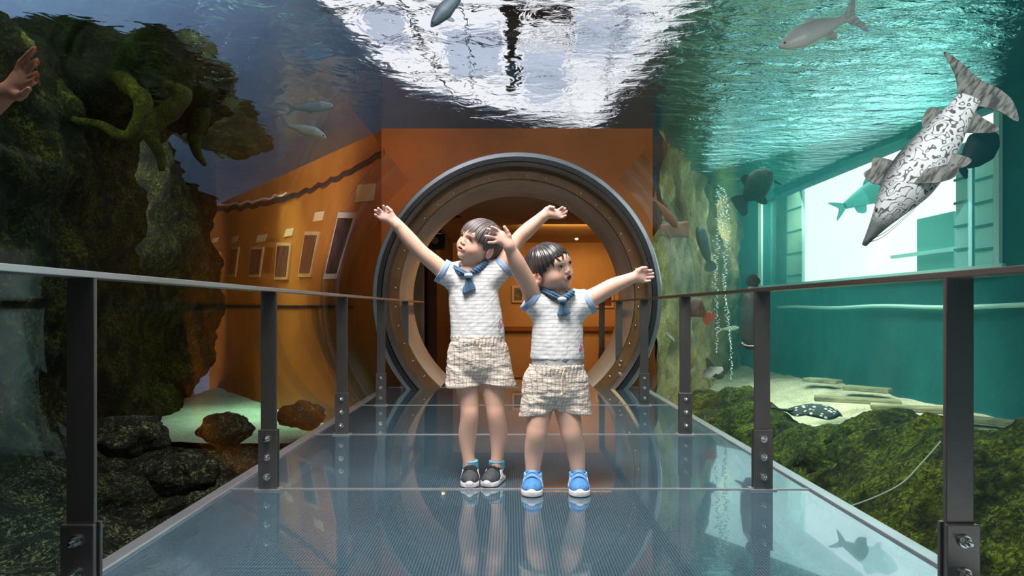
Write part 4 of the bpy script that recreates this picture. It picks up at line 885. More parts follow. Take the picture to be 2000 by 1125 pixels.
        pos = s.lo+s.h*(I+acc/n[:, None]); quads = []
        for ax in range(3):
            sa = [slice(None)]*3; sb = [slice(None)]*3; sa[ax] = slice(0, -1); sb[ax] = slice(1, None)
            A = S[tuple(sa)]; B = S[tuple(sb)]; E = np.argwhere(A != B); u, v = (ax+1) % 3, (ax+2) % 3
            E = E[(E[:, u] > 0) & (E[:, v] > 0) & (E[:, u] < F_.shape[u]-1) & (E[:, v] < F_.shape[v]-1)]
            fl = A[E[:, 0], E[:, 1], E[:, 2]]
            def cell(du, dv):
                c = E.copy(); c[:, u] -= du; c[:, v] -= dv; return idx[c[:, 0], c[:, 1], c[:, 2]]
            Q = np.stack([cell(1, 1), cell(0, 1), cell(0, 0), cell(1, 0)], 1); Q[~fl] = Q[~fl][:, ::-1]; quads.append(Q)
        return pos, np.concatenate(quads)
def laplace(pos, Q, it=2, lam=0.5):
    n = len(pos)
    e = np.concatenate([Q[:, [0, 1]], Q[:, [1, 2]], Q[:, [2, 3]], Q[:, [3, 0]]]); e = np.concatenate([e, e[:, ::-1]])
    deg = np.bincount(e[:, 0], minlength=n)[:, None]
    for _ in range(it):
        for l_ in (lam, -lam*0.96):
            a = np.stack([np.bincount(e[:, 0], pos[e[:, 1], i], n) for i in range(3)], 1)/np.maximum(deg, 1); pos = pos+l_*(a-pos)
    return pos
def fmesh(name, fld, m, parent, color=None, it=3, disp=None):
    pos, Q = fld.mesh(); pos = laplace(pos, Q, it)
    if disp is not None:
        a = pos[Q[:, 1]]-pos[Q[:, 0]]; b_ = pos[Q[:, 3]]-pos[Q[:, 0]]; fn = np.cross(a, b_); vn = np.zeros_like(pos)
        for i in range(4): np.add.at(vn, Q[:, i], fn)
        vn /= np.linalg.norm(vn, axis=1)[:, None]+1e-12; pos = pos+vn*disp(pos)[:, None]
    off = np.array(world_loc(parent)); me = bpy.data.meshes.new(name)
    me.vertices.add(len(pos)); me.vertices.foreach_set('co', (pos-off).astype(np.float32).ravel())
    me.loops.add(len(Q)*4); me.loops.foreach_set('vertex_index', Q.astype(np.int32).ravel())
    me.polygons.add(len(Q)); me.polygons.foreach_set('loop_start', np.arange(0, len(Q)*4, 4, dtype=np.int32)); me.polygons.foreach_set('use_smooth', np.ones(len(Q), bool))
    me.update(calc_edges=True); me.validate(); me.materials.append(m)
    if color is not None:
        at = me.color_attributes.new('tint', 'FLOAT_COLOR', 'POINT'); c = np.ones((len(pos), 4), np.float32); c[:, :3] = color(pos); at.data.foreach_set('color', c.ravel())
    o = bpy.data.objects.new(name, me); C.objects.link(o); o.parent = parent; return o
def vn3(pos, s, seed=0):   # cheap smooth noise, vectorised
    r = np.random.default_rng(seed); out = np.zeros(len(pos))
    for k_ in range(7):
        w_ = r.normal(size=3)*s; out += np.sin(pos@w_+r.uniform(0, 6.28)+1.3*np.sin(pos@(r.normal(size=3)*s*0.6)))
    return out/7

def skin_mat():
    m = mat('child_skin', (0.8, 0.6, 0.5), 0.48, 0.0, 0.4); q = N(m)
    at = q.n('ShaderNodeVertexColor'); at.layer_name = 'tint'; q.col(at.outputs[0])
    q.b.inputs['Subsurface Weight'].default_value = 0.12; q.b.inputs['Subsurface Radius'].default_value = (0.012, 0.005, 0.003); q.b.inputs['Subsurface Scale'].default_value = 1.0
    q.bump(q.noise(q.coord(), 160, 3), 0.06, 0.001); return m
M['skin'] = skin_mat()
def stripe_shirt():
    m = mat('striped_jersey', (0.85, 0.84, 0.82), 0.85, 0, 0.2); q = N(m); v = q.coord(); sp = q.n('ShaderNodeSeparateXYZ'); q.l(v, sp.inputs[0])
    wob = q.math('MULTIPLY', q.noise(v, 9, 2), 0.012); z = q.math('ADD', sp.outputs[2], wob)
    f = q.math('FRACT', q.math('MULTIPLY', z, 1/0.0150))
    q.col(q.ramp(f, [(0.0, (0.84, 0.83, 0.81)), (0.58, (0.84, 0.83, 0.81)), (0.70, (0.55, 0.57, 0.60)), (0.84, (0.57, 0.58, 0.62)), (0.94, (0.84, 0.83, 0.81))]))
    h = q.math('ADD', q.noise(q.coord('Object', (1.6, 1, 0.6), (0, 0.5, 0)), 16, 3, 0.6), q.math('MULTIPLY', q.noise(v, 250, 2), 0.04)); q.bump(h, 0.38, 0.02); return m
M['shirt'] = stripe_shirt()
M['cuff'] = noisy('light_blue_cuff', [(0.3, (0.24, 0.38, 0.58)), (0.7, (0.33, 0.48, 0.68))], 40, 0.8, 0.2, 0.003)
M['scarf'] = noisy('blue_neckerchief', [(0.3, (0.045, 0.11, 0.19)), (0.7, (0.08, 0.17, 0.27))], 30, 0.75, 0.5, 0.004)
M['knot'] = noisy('pale_blue_knot', [(0.3, (0.38, 0.50, 0.64)), (0.7, (0.50, 0.62, 0.75))], 60, 0.8, 0.3, 0.003)
def check_shorts():
    m = mat('checked_gauze', rough=0.9, spec=0.15); q = N(m); v = q.coord(); sp = q.n('ShaderNodeSeparateXYZ'); q.l(v, sp.inputs[0])
    wob = q.math('MULTIPLY', q.noise(v, 14, 2, 0.5), 0.022)
    x = q.math('ADD', q.math('ADD', sp.outputs[0], q.math('MULTIPLY', sp.outputs[1], 0.6)), wob); z = q.math('ADD', sp.outputs[2], wob)
    c = None
    for a, per in ((x, 0.0140), (z, 0.0150)):
        f = q.math('FRACT', q.math('MULTIPLY', a, 1/per)); ln = q.ramp(f, [(0.0, (0, 0, 0)), (0.74, (0, 0, 0)), (0.80, (1, 1, 1)), (0.90, (1, 1, 1)), (0.96, (0, 0, 0))])
        c = ln if c is None else q.math('ADD', c, ln, True)
    q.col(q.mix(q.math('MULTIPLY', c, 0.75), (0.76, 0.68, 0.60), (0.38, 0.27, 0.22)))
    h = q.math('ADD', q.noise(q.coord('Object', (1, 1, 2.2)), 17, 3, 0.55), q.math('MULTIPLY', q.noise(v, 90, 3), 0.08)); q.bump(h, 0.6, 0.02); return m
M['shorts'] = check_shorts()
M['undershirt'] = mat('grey_print_cotton', rough=0.85); q = N(M['undershirt'])
q.col(q.ramp(q.noise(q.coord('Object', (1, 1, 1.6)), 38, 2, 0.5, 1.0), [(0.36, (0.10, 0.11, 0.13)), (0.42, (0.42, 0.43, 0.45)), (0.6, (0.50, 0.51, 0.52)), (0.68, (0.55, 0.42, 0.30))])); q.bump(q.noise(q.coord(), 30, 3), 0.3, 0.006)
M['cord'] = mat('cream_drawstring', (0.78, 0.58, 0.38), 0.8)
M['embroidery'] = mat('dark_pink_embroidery', (0.38, 0.03, 0.08), 0.7)
M['sock'] = noisy('bright_blue_sock', [(0.35, (0.10, 0.42, 0.72)), (0.6, (0.30, 0.68, 0.85))], 30, 0.85, 0.2, 0.002, vscale=(0.2, 0.2, 3))
M['sole'] = mat('white_rubber_sole', (0.74, 0.70, 0.70), 0.55)
M['shoe_black'] = noisy('charcoal_knit_shoe', [(0.3, (0.035, 0.040, 0.046)), (0.7, (0.07, 0.078, 0.085))], 90, 0.7, 0.4, 0.002)
M['shoe_blue'] = noisy('blue_knit_shoe', [(0.3, (0.05, 0.20, 0.48)), (0.7, (0.10, 0.30, 0.60))], 90, 0.7, 0.4, 0.002)
M['strap_blue'] = mat('light_blue_strap', (0.16, 0.36, 0.68), 0.6); M['strap_black'] = mat('black_strap', (0.012, 0.012, 0.014), 0.7)
M['stripe'] = mat('white_shoe_stripe', (0.82, 0.82, 0.84), 0.5)
M['eye_white'] = mat('eye_white', (0.80, 0.76, 0.74), 0.15); M['iris'] = mat('dark_iris', (0.02, 0.012, 0.01), 0.05)
M['lash'] = mat('dark_lash_line', (0.03, 0.015, 0.012), 0.6)
M['mouth_in'] = mat('open_mouth', (0.16, 0.015, 0.02), 0.3); M['lip'] = mat('pink_lip', (0.62, 0.20, 0.20), 0.35); M['teeth'] = mat('tooth', (0.85, 0.82, 0.76), 0.2)
def hair_mat(name, c1, c2, rough):
    m = mat(name, c1, rough, 0, 0.6); q = N(m); at = q.n('ShaderNodeVertexColor'); at.layer_name = 'tint'
    q.col(q.mix(at.outputs[0], c1, c2)); return m
M['hair_a'] = hair_mat('brown_grey_hair', (0.035, 0.025, 0.022), (0.16, 0.125, 0.115), 0.48)
M['hair_b'] = hair_mat('wet_black_hair', (0.010, 0.008, 0.008), (0.055, 0.045, 0.045), 0.28)

SKIN = np.array((0.80, 0.49, 0.36)); PINK = np.array((0.86, 0.38, 0.31)); PALM = np.array((0.88, 0.54, 0.49))
def orth(f, e):    # forward, own-left axis -> frame columns (left, forward, up)
    f = Vector(f).normalized(); e = Vector(e); e = (e-f*e.dot(f)).normalized(); u = e.cross(f)*-1
    if u.z < 0: u = -u
    return e, f, u

def child(spec):
    d0 = spec['d']; sc = d0/F
    def J(x, y, off=0.0): return np.array(P(x, y, d0+off))
    root_ = thing('person', spec['label'], 'person', (float(J(spec['base'], CY)[0]), d0, 0))
    h = 0.0021
    lo = np.array(spec['lo']); hi = np.array(spec['hi']); fb = Field(lo, hi, h)
    # head frame
    e, f, u = orth(spec['face'], spec['leftear']); e, f, u = np.array(e), np.array(f), np.array(u)
    S = spec['hs']; nose = np.array((0, 0.094, -0.028))*S
    Hc = J(*spec['nose'], spec['nose_off'])-(e*nose[0]+f*nose[1]+u*nose[2])
    R3 = np.stack([e, f, u])
    def H(a, b_, c): return Hc+(e*a+f*b_+u*c)*S
    def hell(c, r, k=0.01, sub=False): fb.ell(H(*c), np.array(r)*S, R3, k*S, sub)
    # neck and torso core
    nb = J(*spec['neck']); fb.cap(H(0, -0.025, -0.055), nb, 0.040*S, 0.040*S, 0.02)
    fb.cap(J(*spec['shL']), J(*spec['shR']), 0.036, 0.036, 0.03, 0.9)
    fb.cap(nb+[0, 0.01, -0.06], J(*spec['hip']), 0.085, 0.085, 0.03, 0.7)
    # legs
    for leg in spec['legs']:
        fb.chain([(*J(*a[:3]), a[3]) for a in leg], 0.014)
    # arms
    for arm in spec['arms']:
        fb.chain([(*J(*a[:3]), a[3]) for a in arm], 0.014)
    # hands
    handpts = []
    for hd in spec['hands']:
        wo = hd['off']; W = J(*hd['wrist'], wo); dcm = hd.get('curl', -0.012)
        fb.cap(J(*hd['wrist0'], wo), W, hd['wr'], hd['wr']*0.95, 0.012)
        handpts.append(W)
        for fi, (b0, m0, t0) in enumerate(hd['fingers']):
            B = J(*b0, wo); Mm = J(*m0, wo+dcm*0.5); Tt = J(*t0, wo+dcm*1.6); handpts += [B, Tt]
            w0 = W+(B-W)*0.12; rr = 0.0066 if fi < 3 else 0.0058
            fb.cap(w0, B, 0.0105, 0.0080, 0.012); fb.cap(B, Mm, rr, rr*0.93, 0.003); fb.cap(Mm, Tt, rr*0.93, rr*0.80, 0.0015)
        b0, m0, t0 = hd['thumb']; B = J(*b0, wo-0.008); Mm = J(*m0, wo-0.014); Tt = J(*t0, wo-0.018)
        fb.cap(W, B, 0.0125, 0.0115, 0.012); fb.cap(B, Mm, 0.0105, 0.0078, 0.005); fb.cap(Mm, Tt, 0.0078, 0.0062, 0.002)
        pc = J(*hd['palm'], wo+0.002); fb.ell(pc, (0.017, 0.011, 0.017), None, 0.014)
    # head
    hell((0, -0.006, 0.018), (0.075, 0.086, 0.075)); hell((0, 0.020, -0.030), (0.061, 0.060, 0.060), 0.035)
    for s in (-1, 1):
        hell((s*0.037, 0.040, -0.040), (0.027, 0.032, 0.027), 0.025); hell((s*0.03, 0.012, -0.058), (0.03, 0.032, 0.026), 0.025)
    hell((0, 0.060, -0.076), (0.020, 0.017, 0.016), 0.022)
    hell((0, 0.072, 0.020), (0.045, 0.018, 0.024), 0.025)          # brow
    for s in (-1, 1): hell((s*0.030, 0.090, -0.002), (0.017, 0.012, 0.008), 0.010, True)
    fb.cap(H(0, 0.074, 0.002), H(0, 0.086, -0.024), 0.0065*S, 0.0085*S, 0.012)
    for s in (-1, 1): hell((s*0.0095, 0.083, -0.028), (0.0068, 0.0075, 0.0055), 0.004); hell((s*0.005, 0.089, -0.0345), (0.0028, 0.003, 0.0022), 0.002, True)
    hell((0, 0.078, -0.042), (0.008, 0.010, 0.006), 0.008)
    mo = spec['mouth']
    hell((0, 0.076, -0.051), (0.021*mo[0], 0.012, 0.0085+mo[1]), 0.008)
    hell((0, 0.090, -0.0525), (0.0155*mo[0], 0.014, 0.0012+mo[1]), 0.002, True)
    for s in (-1, 1):
        c = (s*0.078, -0.008, -0.020)
        hell(c, (0.0075, 0.018, 0.028), 0.006); hell((s*0.087, -0.004, -0.018), (0.0075, 0.011, 0.018), 0.003, True)
        hell((s*0.079, 0.004, -0.020), (0.006, 0.005, 0.007), 0.003)
    hp = np.array(handpts)
    def color(pos):
        c = np.tile(SKIN*spec.get('tone', 1.0), (len(pos), 1)); l = (pos-Hc)@R3.T/S
        def blob(cen, r, col, w_):
            nonlocal c
            dd = np.sqrt((((l-np.array(cen))/np.array(r))**2).sum(1)); k_ = (np.clip(1.25-dd, 0, 1)*w_)[:, None]; c = c*(1-k_)+np.array(col)*k_
        for s in (-1, 1):
            blob((s*0.042, 0.07, -0.036), (0.03, 0.05, 0.024), PINK, 0.42); blob((s*0.078, -0.01, -0.02), (0.014, 0.03, 0.03), PINK, 0.35)
            # eyebrows
            dd = np.sqrt(((l[:, 0]-s*0.031)/0.017)**2+((l[:, 2]-(0.0225-np.abs(l[:, 0]-s*0.026)*0.12))/0.0028)**2); k_ = (np.clip(1.3-dd, 0, 1)*0.75*(l[:, 1] > 0.04))[:, None]; c = c*(1-k_)+np.array((0.16, 0.09, 0.07))*k_
            blob((s*0.005, 0.09, -0.0345), (0.0035, 0.008, 0.0028), (0.25, 0.08, 0.06), 0.8)
        dd = np.sqrt((l[:, 0]/(0.0200*mo[0]))**2+((l[:, 2]+0.0520)/(0.0052+mo[1]))**2); k_ = ((np.clip(1.3-dd, 0, 0.3)/0.3)*(l[:, 1] > 0.06)*0.7)[:, None]
        c = c*(1-k_)+np.array((0.66, 0.24, 0.22))*k_
        dd = np.sqrt((l[:, 0]/(0.0150*mo[0]))**2+((l[:, 2]+0.0525)/(0.0015+mo[1]))**2); k_ = ((dd < 1.0)*(l[:, 1] > 0.05)*0.9)[:, None]; c = c*(1-k_)+np.array((0.14, 0.012, 0.015))*k_
        dm = np.sqrt(((pos[:, None, :]-hp[None])**2).sum(2)).min(1) if len(pos) < 10 else np.full(len(pos), 9.0)
        if len(pos) >= 10:
            for p_ in hp: dm = np.minimum(dm, np.sqrt(((pos-p_)**2).sum(1)))
        k_ = (np.clip(1-dm/0.035, 0, 1)*0.75)[:, None]; c = c*(1-k_)+PALM*k_
        for (kx, ky) in spec['knees']:
            kp = J(kx, ky, -0.04); dd = np.sqrt((((pos-kp)/np.array((0.035, 0.05, 0.035)))**2).sum(1)); k_ = (np.clip(1-dd, 0, 1)*0.4)[:, None]; c = c*(1-k_)+np.array((0.70, 0.36, 0.27))*k_
        return c
    fmesh('body', fb, M['skin'], root_, color, 5); del fb
    # eyes
    for s in (-1, 1):
        op = spec['eyes']; C0 = H(s*0.030, 0.0745, -0.001)
        fe = Field(C0-0.02, C0+0.02, 0.0008); fe.ell(C0, np.array((0.0135, 0.0075, op))*S, R3, 0.001); eo = fmesh('eye', fe, M['eye_white'], root_, None, 1)
        gx, gz = spec['gaze']; I0 = H(s*0.030+gx, 0.0804, -0.001+gz)
        fi = Field(I0-0.01, I0+0.01, 0.0007); fi.ell(I0, np.array((0.0060, 0.003, min(0.0060, op*1.02)))*S, R3, 0.001); fmesh('iris', fi, M['iris'], eo, None, 1)
        lash = [H(s*0.030+0.0150*math.cos(a), 0.0785+0.0035*math.sin(a), -0.0015+(op+0.0015)*math.sin(a)) for a in np.linspace(0.05, PI-0.05, 9)]
        lo_ = MB().tube([Vector(p) for p in lash], [0.0008]+[0.0020*S]*7+[0.0008], 6).build('eyelid_line', M['lash'], root_, True)
    # teeth / mouth interior
    tm = Field(H(0, 0.075, -0.05)-0.02, H(0, 0.075, -0.05)+0.02, 0.0009); tm.ell(H(0, 0.0735, -0.0525), np.array((0.0150*mo[0], 0.006, 0.0015+mo[1]))*S, R3, 0.001); mt = fmesh('mouth', tm, M['mouth_in'], root_, None, 1)
    if mo[1] > 0.004:
        tm = Field(H(0, 0.075, -0.05)-0.02, H(0, 0.075, -0.05)+0.02, 0.0009); tm.ell(H(0, 0.0770, -0.0525+mo[1]*0.75), np.array((0.0105*mo[0], 0.004, 0.0020))*S, R3, 0.001); fmesh('teeth', tm, M['teeth'], mt, None, 1)
    # hair
    hb = 0.125*S; fh = Field(Hc-hb*1.05, Hc+hb*1.05, 0.0019)
    fh.ell(H(0, -0.005, 0.021), np.array((0.085, 0.0995, 0.083))*S, R3, 0.01); fh.ell(H(0, -0.048, -0.030), np.array((0.066, 0.050, 0.055))*S, R3, 0.03)
    sl, X, Y, Z = fh._sl(fh.lo, fh.lo+fh.h*fh.n); px = [X-Hc[0], Y-Hc[1], Z-Hc[2]]
    l = [(R3[i][0]*px[0]+R3[i][1]*px[1]+R3[i][2]*px[2])/S for i in range(3)]
    ang = np.arctan2(l[0], l[1]); fr = spec['fringe']
    key = np.array([(-PI, -0.085), (-2.3, -0.085), (-1.85, -0.062), (-1.72, -0.020), (-1.45, -0.018), (-1.25, -0.010), (-1.0, 0.006), (-0.75, fr[0]), (-0.3, fr[1]), (0.0, fr[2]), (0.3, fr[1]), (0.75, fr[0]), (1.0, 0.006), (1.25, -0.010), (1.45, -0.018), (1.72, -0.020), (1.85, -0.062), (2.3, -0.085), (PI, -0.085)])
    jag = 0.0045*np.sin(ang*23+1.5*np.sin(ang*7))+0.0030*np.sin(ang*51+2)
    g = np.interp(ang, key[:, 0], key[:, 1])+jag; dcut = (g-l[2])*S*0.8
    F0 = fh.F; F0[...] = np.maximum(F0, dcut.astype(np.float32))
    # hollow towards the skull so only a cap of hair remains
    for (pts, r0) in spec.get('locks', []):
        pp = spline([Vector(H(*p)) for p in pts], 6)
        for i in range(len(pp)-1):
            t = i/len(pp); fh.cap(pp[i], pp[i+1], r0*(1-0.75*t), r0*(1-0.75*(i+1)/len(pp)), 0.002)
    cr = np.array((0.010, -0.045, 0.095))
    def strands(pos):
        l_ = (pos-Hc)@R3.T/S; a = np.arctan2(l_[:, 0]-cr[0], l_[:, 1]-cr[1]); rr = np.hypot(l_[:, 0]-cr[0], l_[:, 1]-cr[1]); wv = 3*np.sin(rr*40+a*3)*0.25
        return a, wv
    def rr_(pos):
        l_ = (pos-Hc)@R3.T/S; return np.hypot(l_[:, 0]-cr[0], l_[:, 1]-cr[1])
    def disp(pos):
        a, wv = strands(pos); return S*(0.0007*np.sin(a*48+wv)+0.0007*np.sin(a*97+2*wv+1)+0.0010*np.sin(a*19+wv*2)+0.0012*np.sin(a*7+rr_(pos)*30))
    def hcol(pos):
        a, wv = strands(pos); v_ = 0.5+0.28*np.sin(a*48+wv)+0.25*np.sin(a*131+wv*3)+0.2*vn3(pos, 60, 3); return np.clip(v_, 0, 1)[:, None]*np.ones(3)
    fmesh('hair', fh, M[spec['hair']], root_, hcol, 1, disp)
    if spec.get('bun'):
        bc = H(*spec['bun']); fu = Field(bc-0.05, bc+0.05, 0.0022); fu.ell(bc, (0.018, 0.018, 0.026), None, 0.004)
        fmesh('hair_tie', fu, noisy('mauve_hair_tie', [(0.3, (0.10, 0.035, 0.03)), (0.7, (0.22, 0.10, 0.10))], 60, 0.8, 0.6, 0.004), root_, None, 1, lambda p: 0.002*vn3(p, 260, 2))
    # ---- clothes
    g_ = spec['shirt']; fs_ = Field(lo, hi, 0.0026)
    fs_.chain([(*J(*a), ra) for a, ra in g_['torso']], 0.02, 0.70)
    fs_.cap(J(*g_['yoke'][0]), J(*g_['yoke'][1]), 0.040, 0.040, 0.03, 0.95)
    for sv in g_['sleeves']:
        A = J(*sv[0]); B = J(*sv[1]); ax = (B-A)/np.linalg.norm(B-A); fs_.cap(A, B+ax*0.03, sv[2], sv[3], 0.02, 1.0, [(B, ax)])
    fs_.cap(nb+[0, -0.03, 0.03], nb+[0, -0.005, -0.018], 0.060, 0.030, 0.01, 1.0, (), True)
    zh = J(0, g_['hem'])[2]; fs_.clip((0, 0, zh), (g_.get('slope', 0), 0, -1))
    def sdisp(pos): return 0.0022*vn3(pos*np.array((1.0, 1, 0.6)), 42, 5)+0.0013*vn3(pos, 95, 6)
    so = fmesh('shirt', fs_, M['shirt'], root_, None, 2, sdisp)
    # undershirt neckline
    fu = Field(nb-0.09, nb+0.09, 0.0022); fu.cap(nb+[0, -0.012, -0.045], nb+[0, -0.005, -0.020], 0.052, 0.044, 0.005)
    fmesh('undershirt_collar', fu, mat('white_cotton', (0.80, 0.76, 0.74), 0.85), root_, None, 1)
    for sv in g_['sleeves']:
        A = J(*sv[0]); B = J(*sv[1]); ax = (B-A)/np.linalg.norm(B-A); w_ = 0.019
        fc = Field(B-0.08, B+0.08, 0.0022); fc.cap(A, B+ax*0.05, sv[2]+0.002, sv[3]+0.0045, 0.001, 1.0, [(B+ax*0.003, ax), (B-ax*w_, -ax)])
        fc.cap(B-ax*w_*0.6, B+ax*0.03, sv[3]-0.003, sv[3]-0.003, 0.001, 1.0, (), True)
        fmesh('sleeve_cuff', fc, M['cuff'], so, None, 1)
    # neckerchief
    for_sc = g_['scarf']; fn = Field(nb-0.13, nb+0.13, 0.0020)
    Lp, V_, Rp = J(*for_sc[0]), J(*for_sc[1]), J(*for_sc[2])
    mL = (Lp+V_)/2+np.array((0, -0.010, -0.004)); mR = (Rp+V_)/2+np.array((0, -0.010, -0.004)); bk = nb+np.array((0, 0.055, 0.015))
    for pts in ((bk, Lp, mL, V_), (bk, Rp, mR, V_)):
        for i in range(3): fn.cap(pts[i], pts[i+1], 0.0135, 0.0125 if i < 2 else 0.008, 0.004)
    no = fmesh('neckerchief', fn, M['scarf'], root_, None, 1, lambda p: 0.0018*np.sin(p[:, 2]*500+p[:, 0]*260))
    K = J(*for_sc[3]); fk = Field(K-0.03, K+0.03, 0.0016); fk.ell(K, (0.0185, 0.013, 0.0105), None, 0.004); fmesh('knot', fk, M['knot'], no, None, 1, lambda p: 0.0008*np.sin(p[:, 0]*900))
    ft = Field(K-0.11, K+0.06, 0.0018)
    for (bx, by, r1) in for_sc[4]:
        Bt = J(bx, by, for_sc[3][2]+0.006); ft.cap(K+[0, 0.004, -0.006], Bt, 0.007, r1, 0.004, 0.55, [(Bt+[0, 0, -0.004], (0.25 if bx > 1000 else 0.5, 0, -1))])
    fmesh('scarf_tail', ft, M['scarf'], no, None, 1, lambda p: 0.0016*np.sin(p[:, 0]*420+p[:, 2]*60))
    # small embroidered motif at the hem
    for (ex, ey) in [g_['motif']]:
        mp = [J(ex+3.2*math.cos(a), ey-5+5*math.sin(a), g_['moff']) for a in np.linspace(0, 2*PI, 9)]
        m2 = [J(ex-3+3*math.cos(a), ey+4+3*math.sin(a), g_['moff']) for a in np.linspace(0, 2*PI, 9)]
        MB().tube([Vector(p) for p in mp], 0.0018, 5, False).tube([Vector(p) for p in m2], 0.0018, 5, False).build('embroidered_motif', M['embroidery'], so, True)
    if 'band' in g_:
        fw = Field(lo, hi, 0.0030); a, b_, r_ = g_['band']; fw.cap(J(*a), J(*b_), r_, r_, 0.01, 0.72, [((0, 0, J(*a)[2]), (0, 0, 1)), ((0, 0, J(*b_)[2]), (0, 0, -1))])
        fmesh('undershirt', fw, M['undershirt'], root_, None, 2, lambda p: 0.0025*vn3(p, 80, 8))
    # shorts
    k3 = spec['shorts']; fq = Field(lo, hi, 0.0028)
    zt = J(0, k3['top'])[2]
    fq.cap(J(*k3['waist'][0]), J(*k3['waist'][1]), k3['wr'], k3['wr']+0.004, 0.02, 0.72)
    for (a, b_, ra, rb, zb, sl_) in k3['legs']:
        B = J(*b_); fq.cap(J(*a), B, ra, rb, k3.get('k', 0.012), 0.85, [((B[0], 0, J(0, zb)[2]), (sl_, 0, -1))])
    if 'gap' in k3: gx, gy, gr = k3['gap']; fq.chain([(*J(gx, gy+70, dd), gr) for dd in (-0.15, 0.15)], 0.01, sub=True); [fq.cap(J(gx, gy+70, dd), J(gx, gy, dd), gr, 0.003, 0.012, 1.0, (), True) for dd in np.linspace(-0.10, 0.10, 7)]
    fq.clip((0, 0, zt), (0, 0, 1))
    def qdisp(pos):
        zz = (zt-pos[:, 2]); gather = np.exp(-zz/0.035)*0.0020*np.sin(pos[:, 0]*420+2*np.sin(pos[:, 2]*60)); low = np.clip(zz/0.2, 0, 1)
        return gather+0.0030*vn3(pos*np.array((1, 1, 1.3)), 60, 9)*(0.4+low)+0.0016*vn3(pos, 150, 10)
    sh = fmesh('shorts', fq, M['shorts'], root_, None, 2, qdisp)
    cd = [Vector(J(*p)) for p in k3['cord']]
    MB().tube(spline(cd, 6), 0.0024, 6).build('drawstring', M['cord'], sh, True)
    b3 = cd[-1]; MB().ico((b3.x, b3.y, b3.z-0.006), 0.0065, 2, (0.8, 0.8, 1.3)).build('bead', M['cord'], sh, True)
    # socks and shoes
    for sh_ in spec['shoes']:
        A = J(*sh_['ankle']); toe = np.array(P(*sh_['toe'])); toe[2] = 0; fwd = toe-np.array((A[0], A[1], 0)); fwd[2] = 0; fwd /= np.linalg.norm(fwd); sd = np.array((fwd[1], -fwd[0], 0)) ; up = np.array((0, 0, 1.0))
        Ln = sh_['len']; W_ = sh_['w']; z0 = 0.0035
        def Q(a, b_, c): return toe+fwd*(-a)+sd*b_+up*(c+z0)
        fo = Field(A-[0.08, 0.08, 0.08], A+[0.08, 0.08, 0.10], 0.0022); top = J(*sh_['sock']); fo.cap(Q(Ln*0.72, 0, 0.05), top+[0, 0, 0.02], sh_['sr']*1.05, sh_['sr'], 0.004, 1.0, [(top, (0, 0, 1))])
        sk_ = fmesh('sock', fo, M['sock'], root_, None, 1)
        Rr = np.stack([sd, fwd, up]); ctr = Q(Ln*0.5, 0, 0.04)
        fu_ = Field(ctr-[0.12, 0.12, 0.06], ctr+[0.12, 0.12, 0.08], 0.0020)
        fu_.ell(Q(Ln*0.27, 0, 0.022), (W_*0.50, Ln*0.265, 0.030), Rr, 0.01); fu_.ell(Q(Ln*0.52, 0, 0.030), (W_*0.46, Ln*0.30, 0.036), Rr, 0.015)
        fu_.ell(Q(Ln*0.78, 0, 0.032), (W_*0.45, Ln*0.22, 0.040), Rr, 0.015); fu_.cap(Q(Ln*0.70, 0, 0.045), Q(Ln*0.68, 0, 0.068), 0.030, 0.029, 0.012)
        fu_.cap(Q(Ln*0.70, 0, 0.066), Q(Ln*0.70, 0, 0.10), 0.023, 0.026, 0.004, 1.0, (), True)
        fu_.clip(Q(0, 0, 0.012), (0, 0, -1)); fu_.clip(Q(0, 0, 0.078), (0, 0, 1))
        up_ = fmesh('shoe', fu_, M[sh_['mat']], root_, None, 1)
        fl_ = Field(ctr-[0.12, 0.12, 0.06], ctr+[0.12, 0.12, 0.08], 0.0018)
        cl = [(Q(0, 0, 0.0), (0, 0, -1)), (Q(0, 0, 0.019), (0, 0, 1))]
        fl_.cap(Q(Ln*0.24, 0, 0.008), Q(Ln*0.80, 0, 0.008), W_*0.54, W_*0.47, 0.004, 1.0, cl)
        fl_.ell(Q(Ln*0.05, 0, 0.016), (W_*0.22, 0.014, 0.014), Rr, 0.006); fl_.clip(Q(0, 0, 0.0), (0, 0, -1))
        fmesh('sole', fl_, M['sole'], up_, None, 1)
        for (pa_, hz, hw) in sh_['straps']:
            pts = []
            for a in np.linspace(-1.35, 1.35, 13):
                pts.append(Vector(Q(Ln*pa_-0.004*math.cos(a), W_*0.50*math.sin(a), hz*math.cos(a)+0.012)))
            mb = MB(); V0 = Vector(fwd)*hw; n_ = len(pts)
            for i in range(n_-1):
                o1 = (pts[i]-Vector(Q(Ln*pa_, 0, 0.01))).normalized()*0.0035; o2 = (pts[i+1]-Vector(Q(Ln*pa_, 0, 0.01))).normalized()*0.0035; dn = Vector((0, 0, -hw*0.55))
                a1, a2, b1_, b2_ = pts[i]-V0, pts[i]+V0+dn, pts[i+1]-V0, pts[i+1]+V0+dn
                mb.hexa([a1, a2, b2_, b1_, a1+o1, a2+o1, b2_+o2, b1_+o2])
            mb.build('strap', M[sh_['strapmat']], up_)
        for s in (-1, 1):
            for j in range(3):
                p0 = Vector(Q(Ln*(0.42+0.085*j), s*W_*0.505, 0.022)); p1 = Vector(Q(Ln*(0.50+0.085*j), s*W_*0.40, 0.052)); v_ = Vector(fwd)*0.0042; o_ = Vector(sd)*s*0.003
                MB().hexa([p0-v_, p0+v_, p0+v_+o_, p0-v_+o_, p1-v_, p1+v_, p1+v_+o_, p1-v_+o_]).build('stripe', M['stripe'], up_)
    return root_

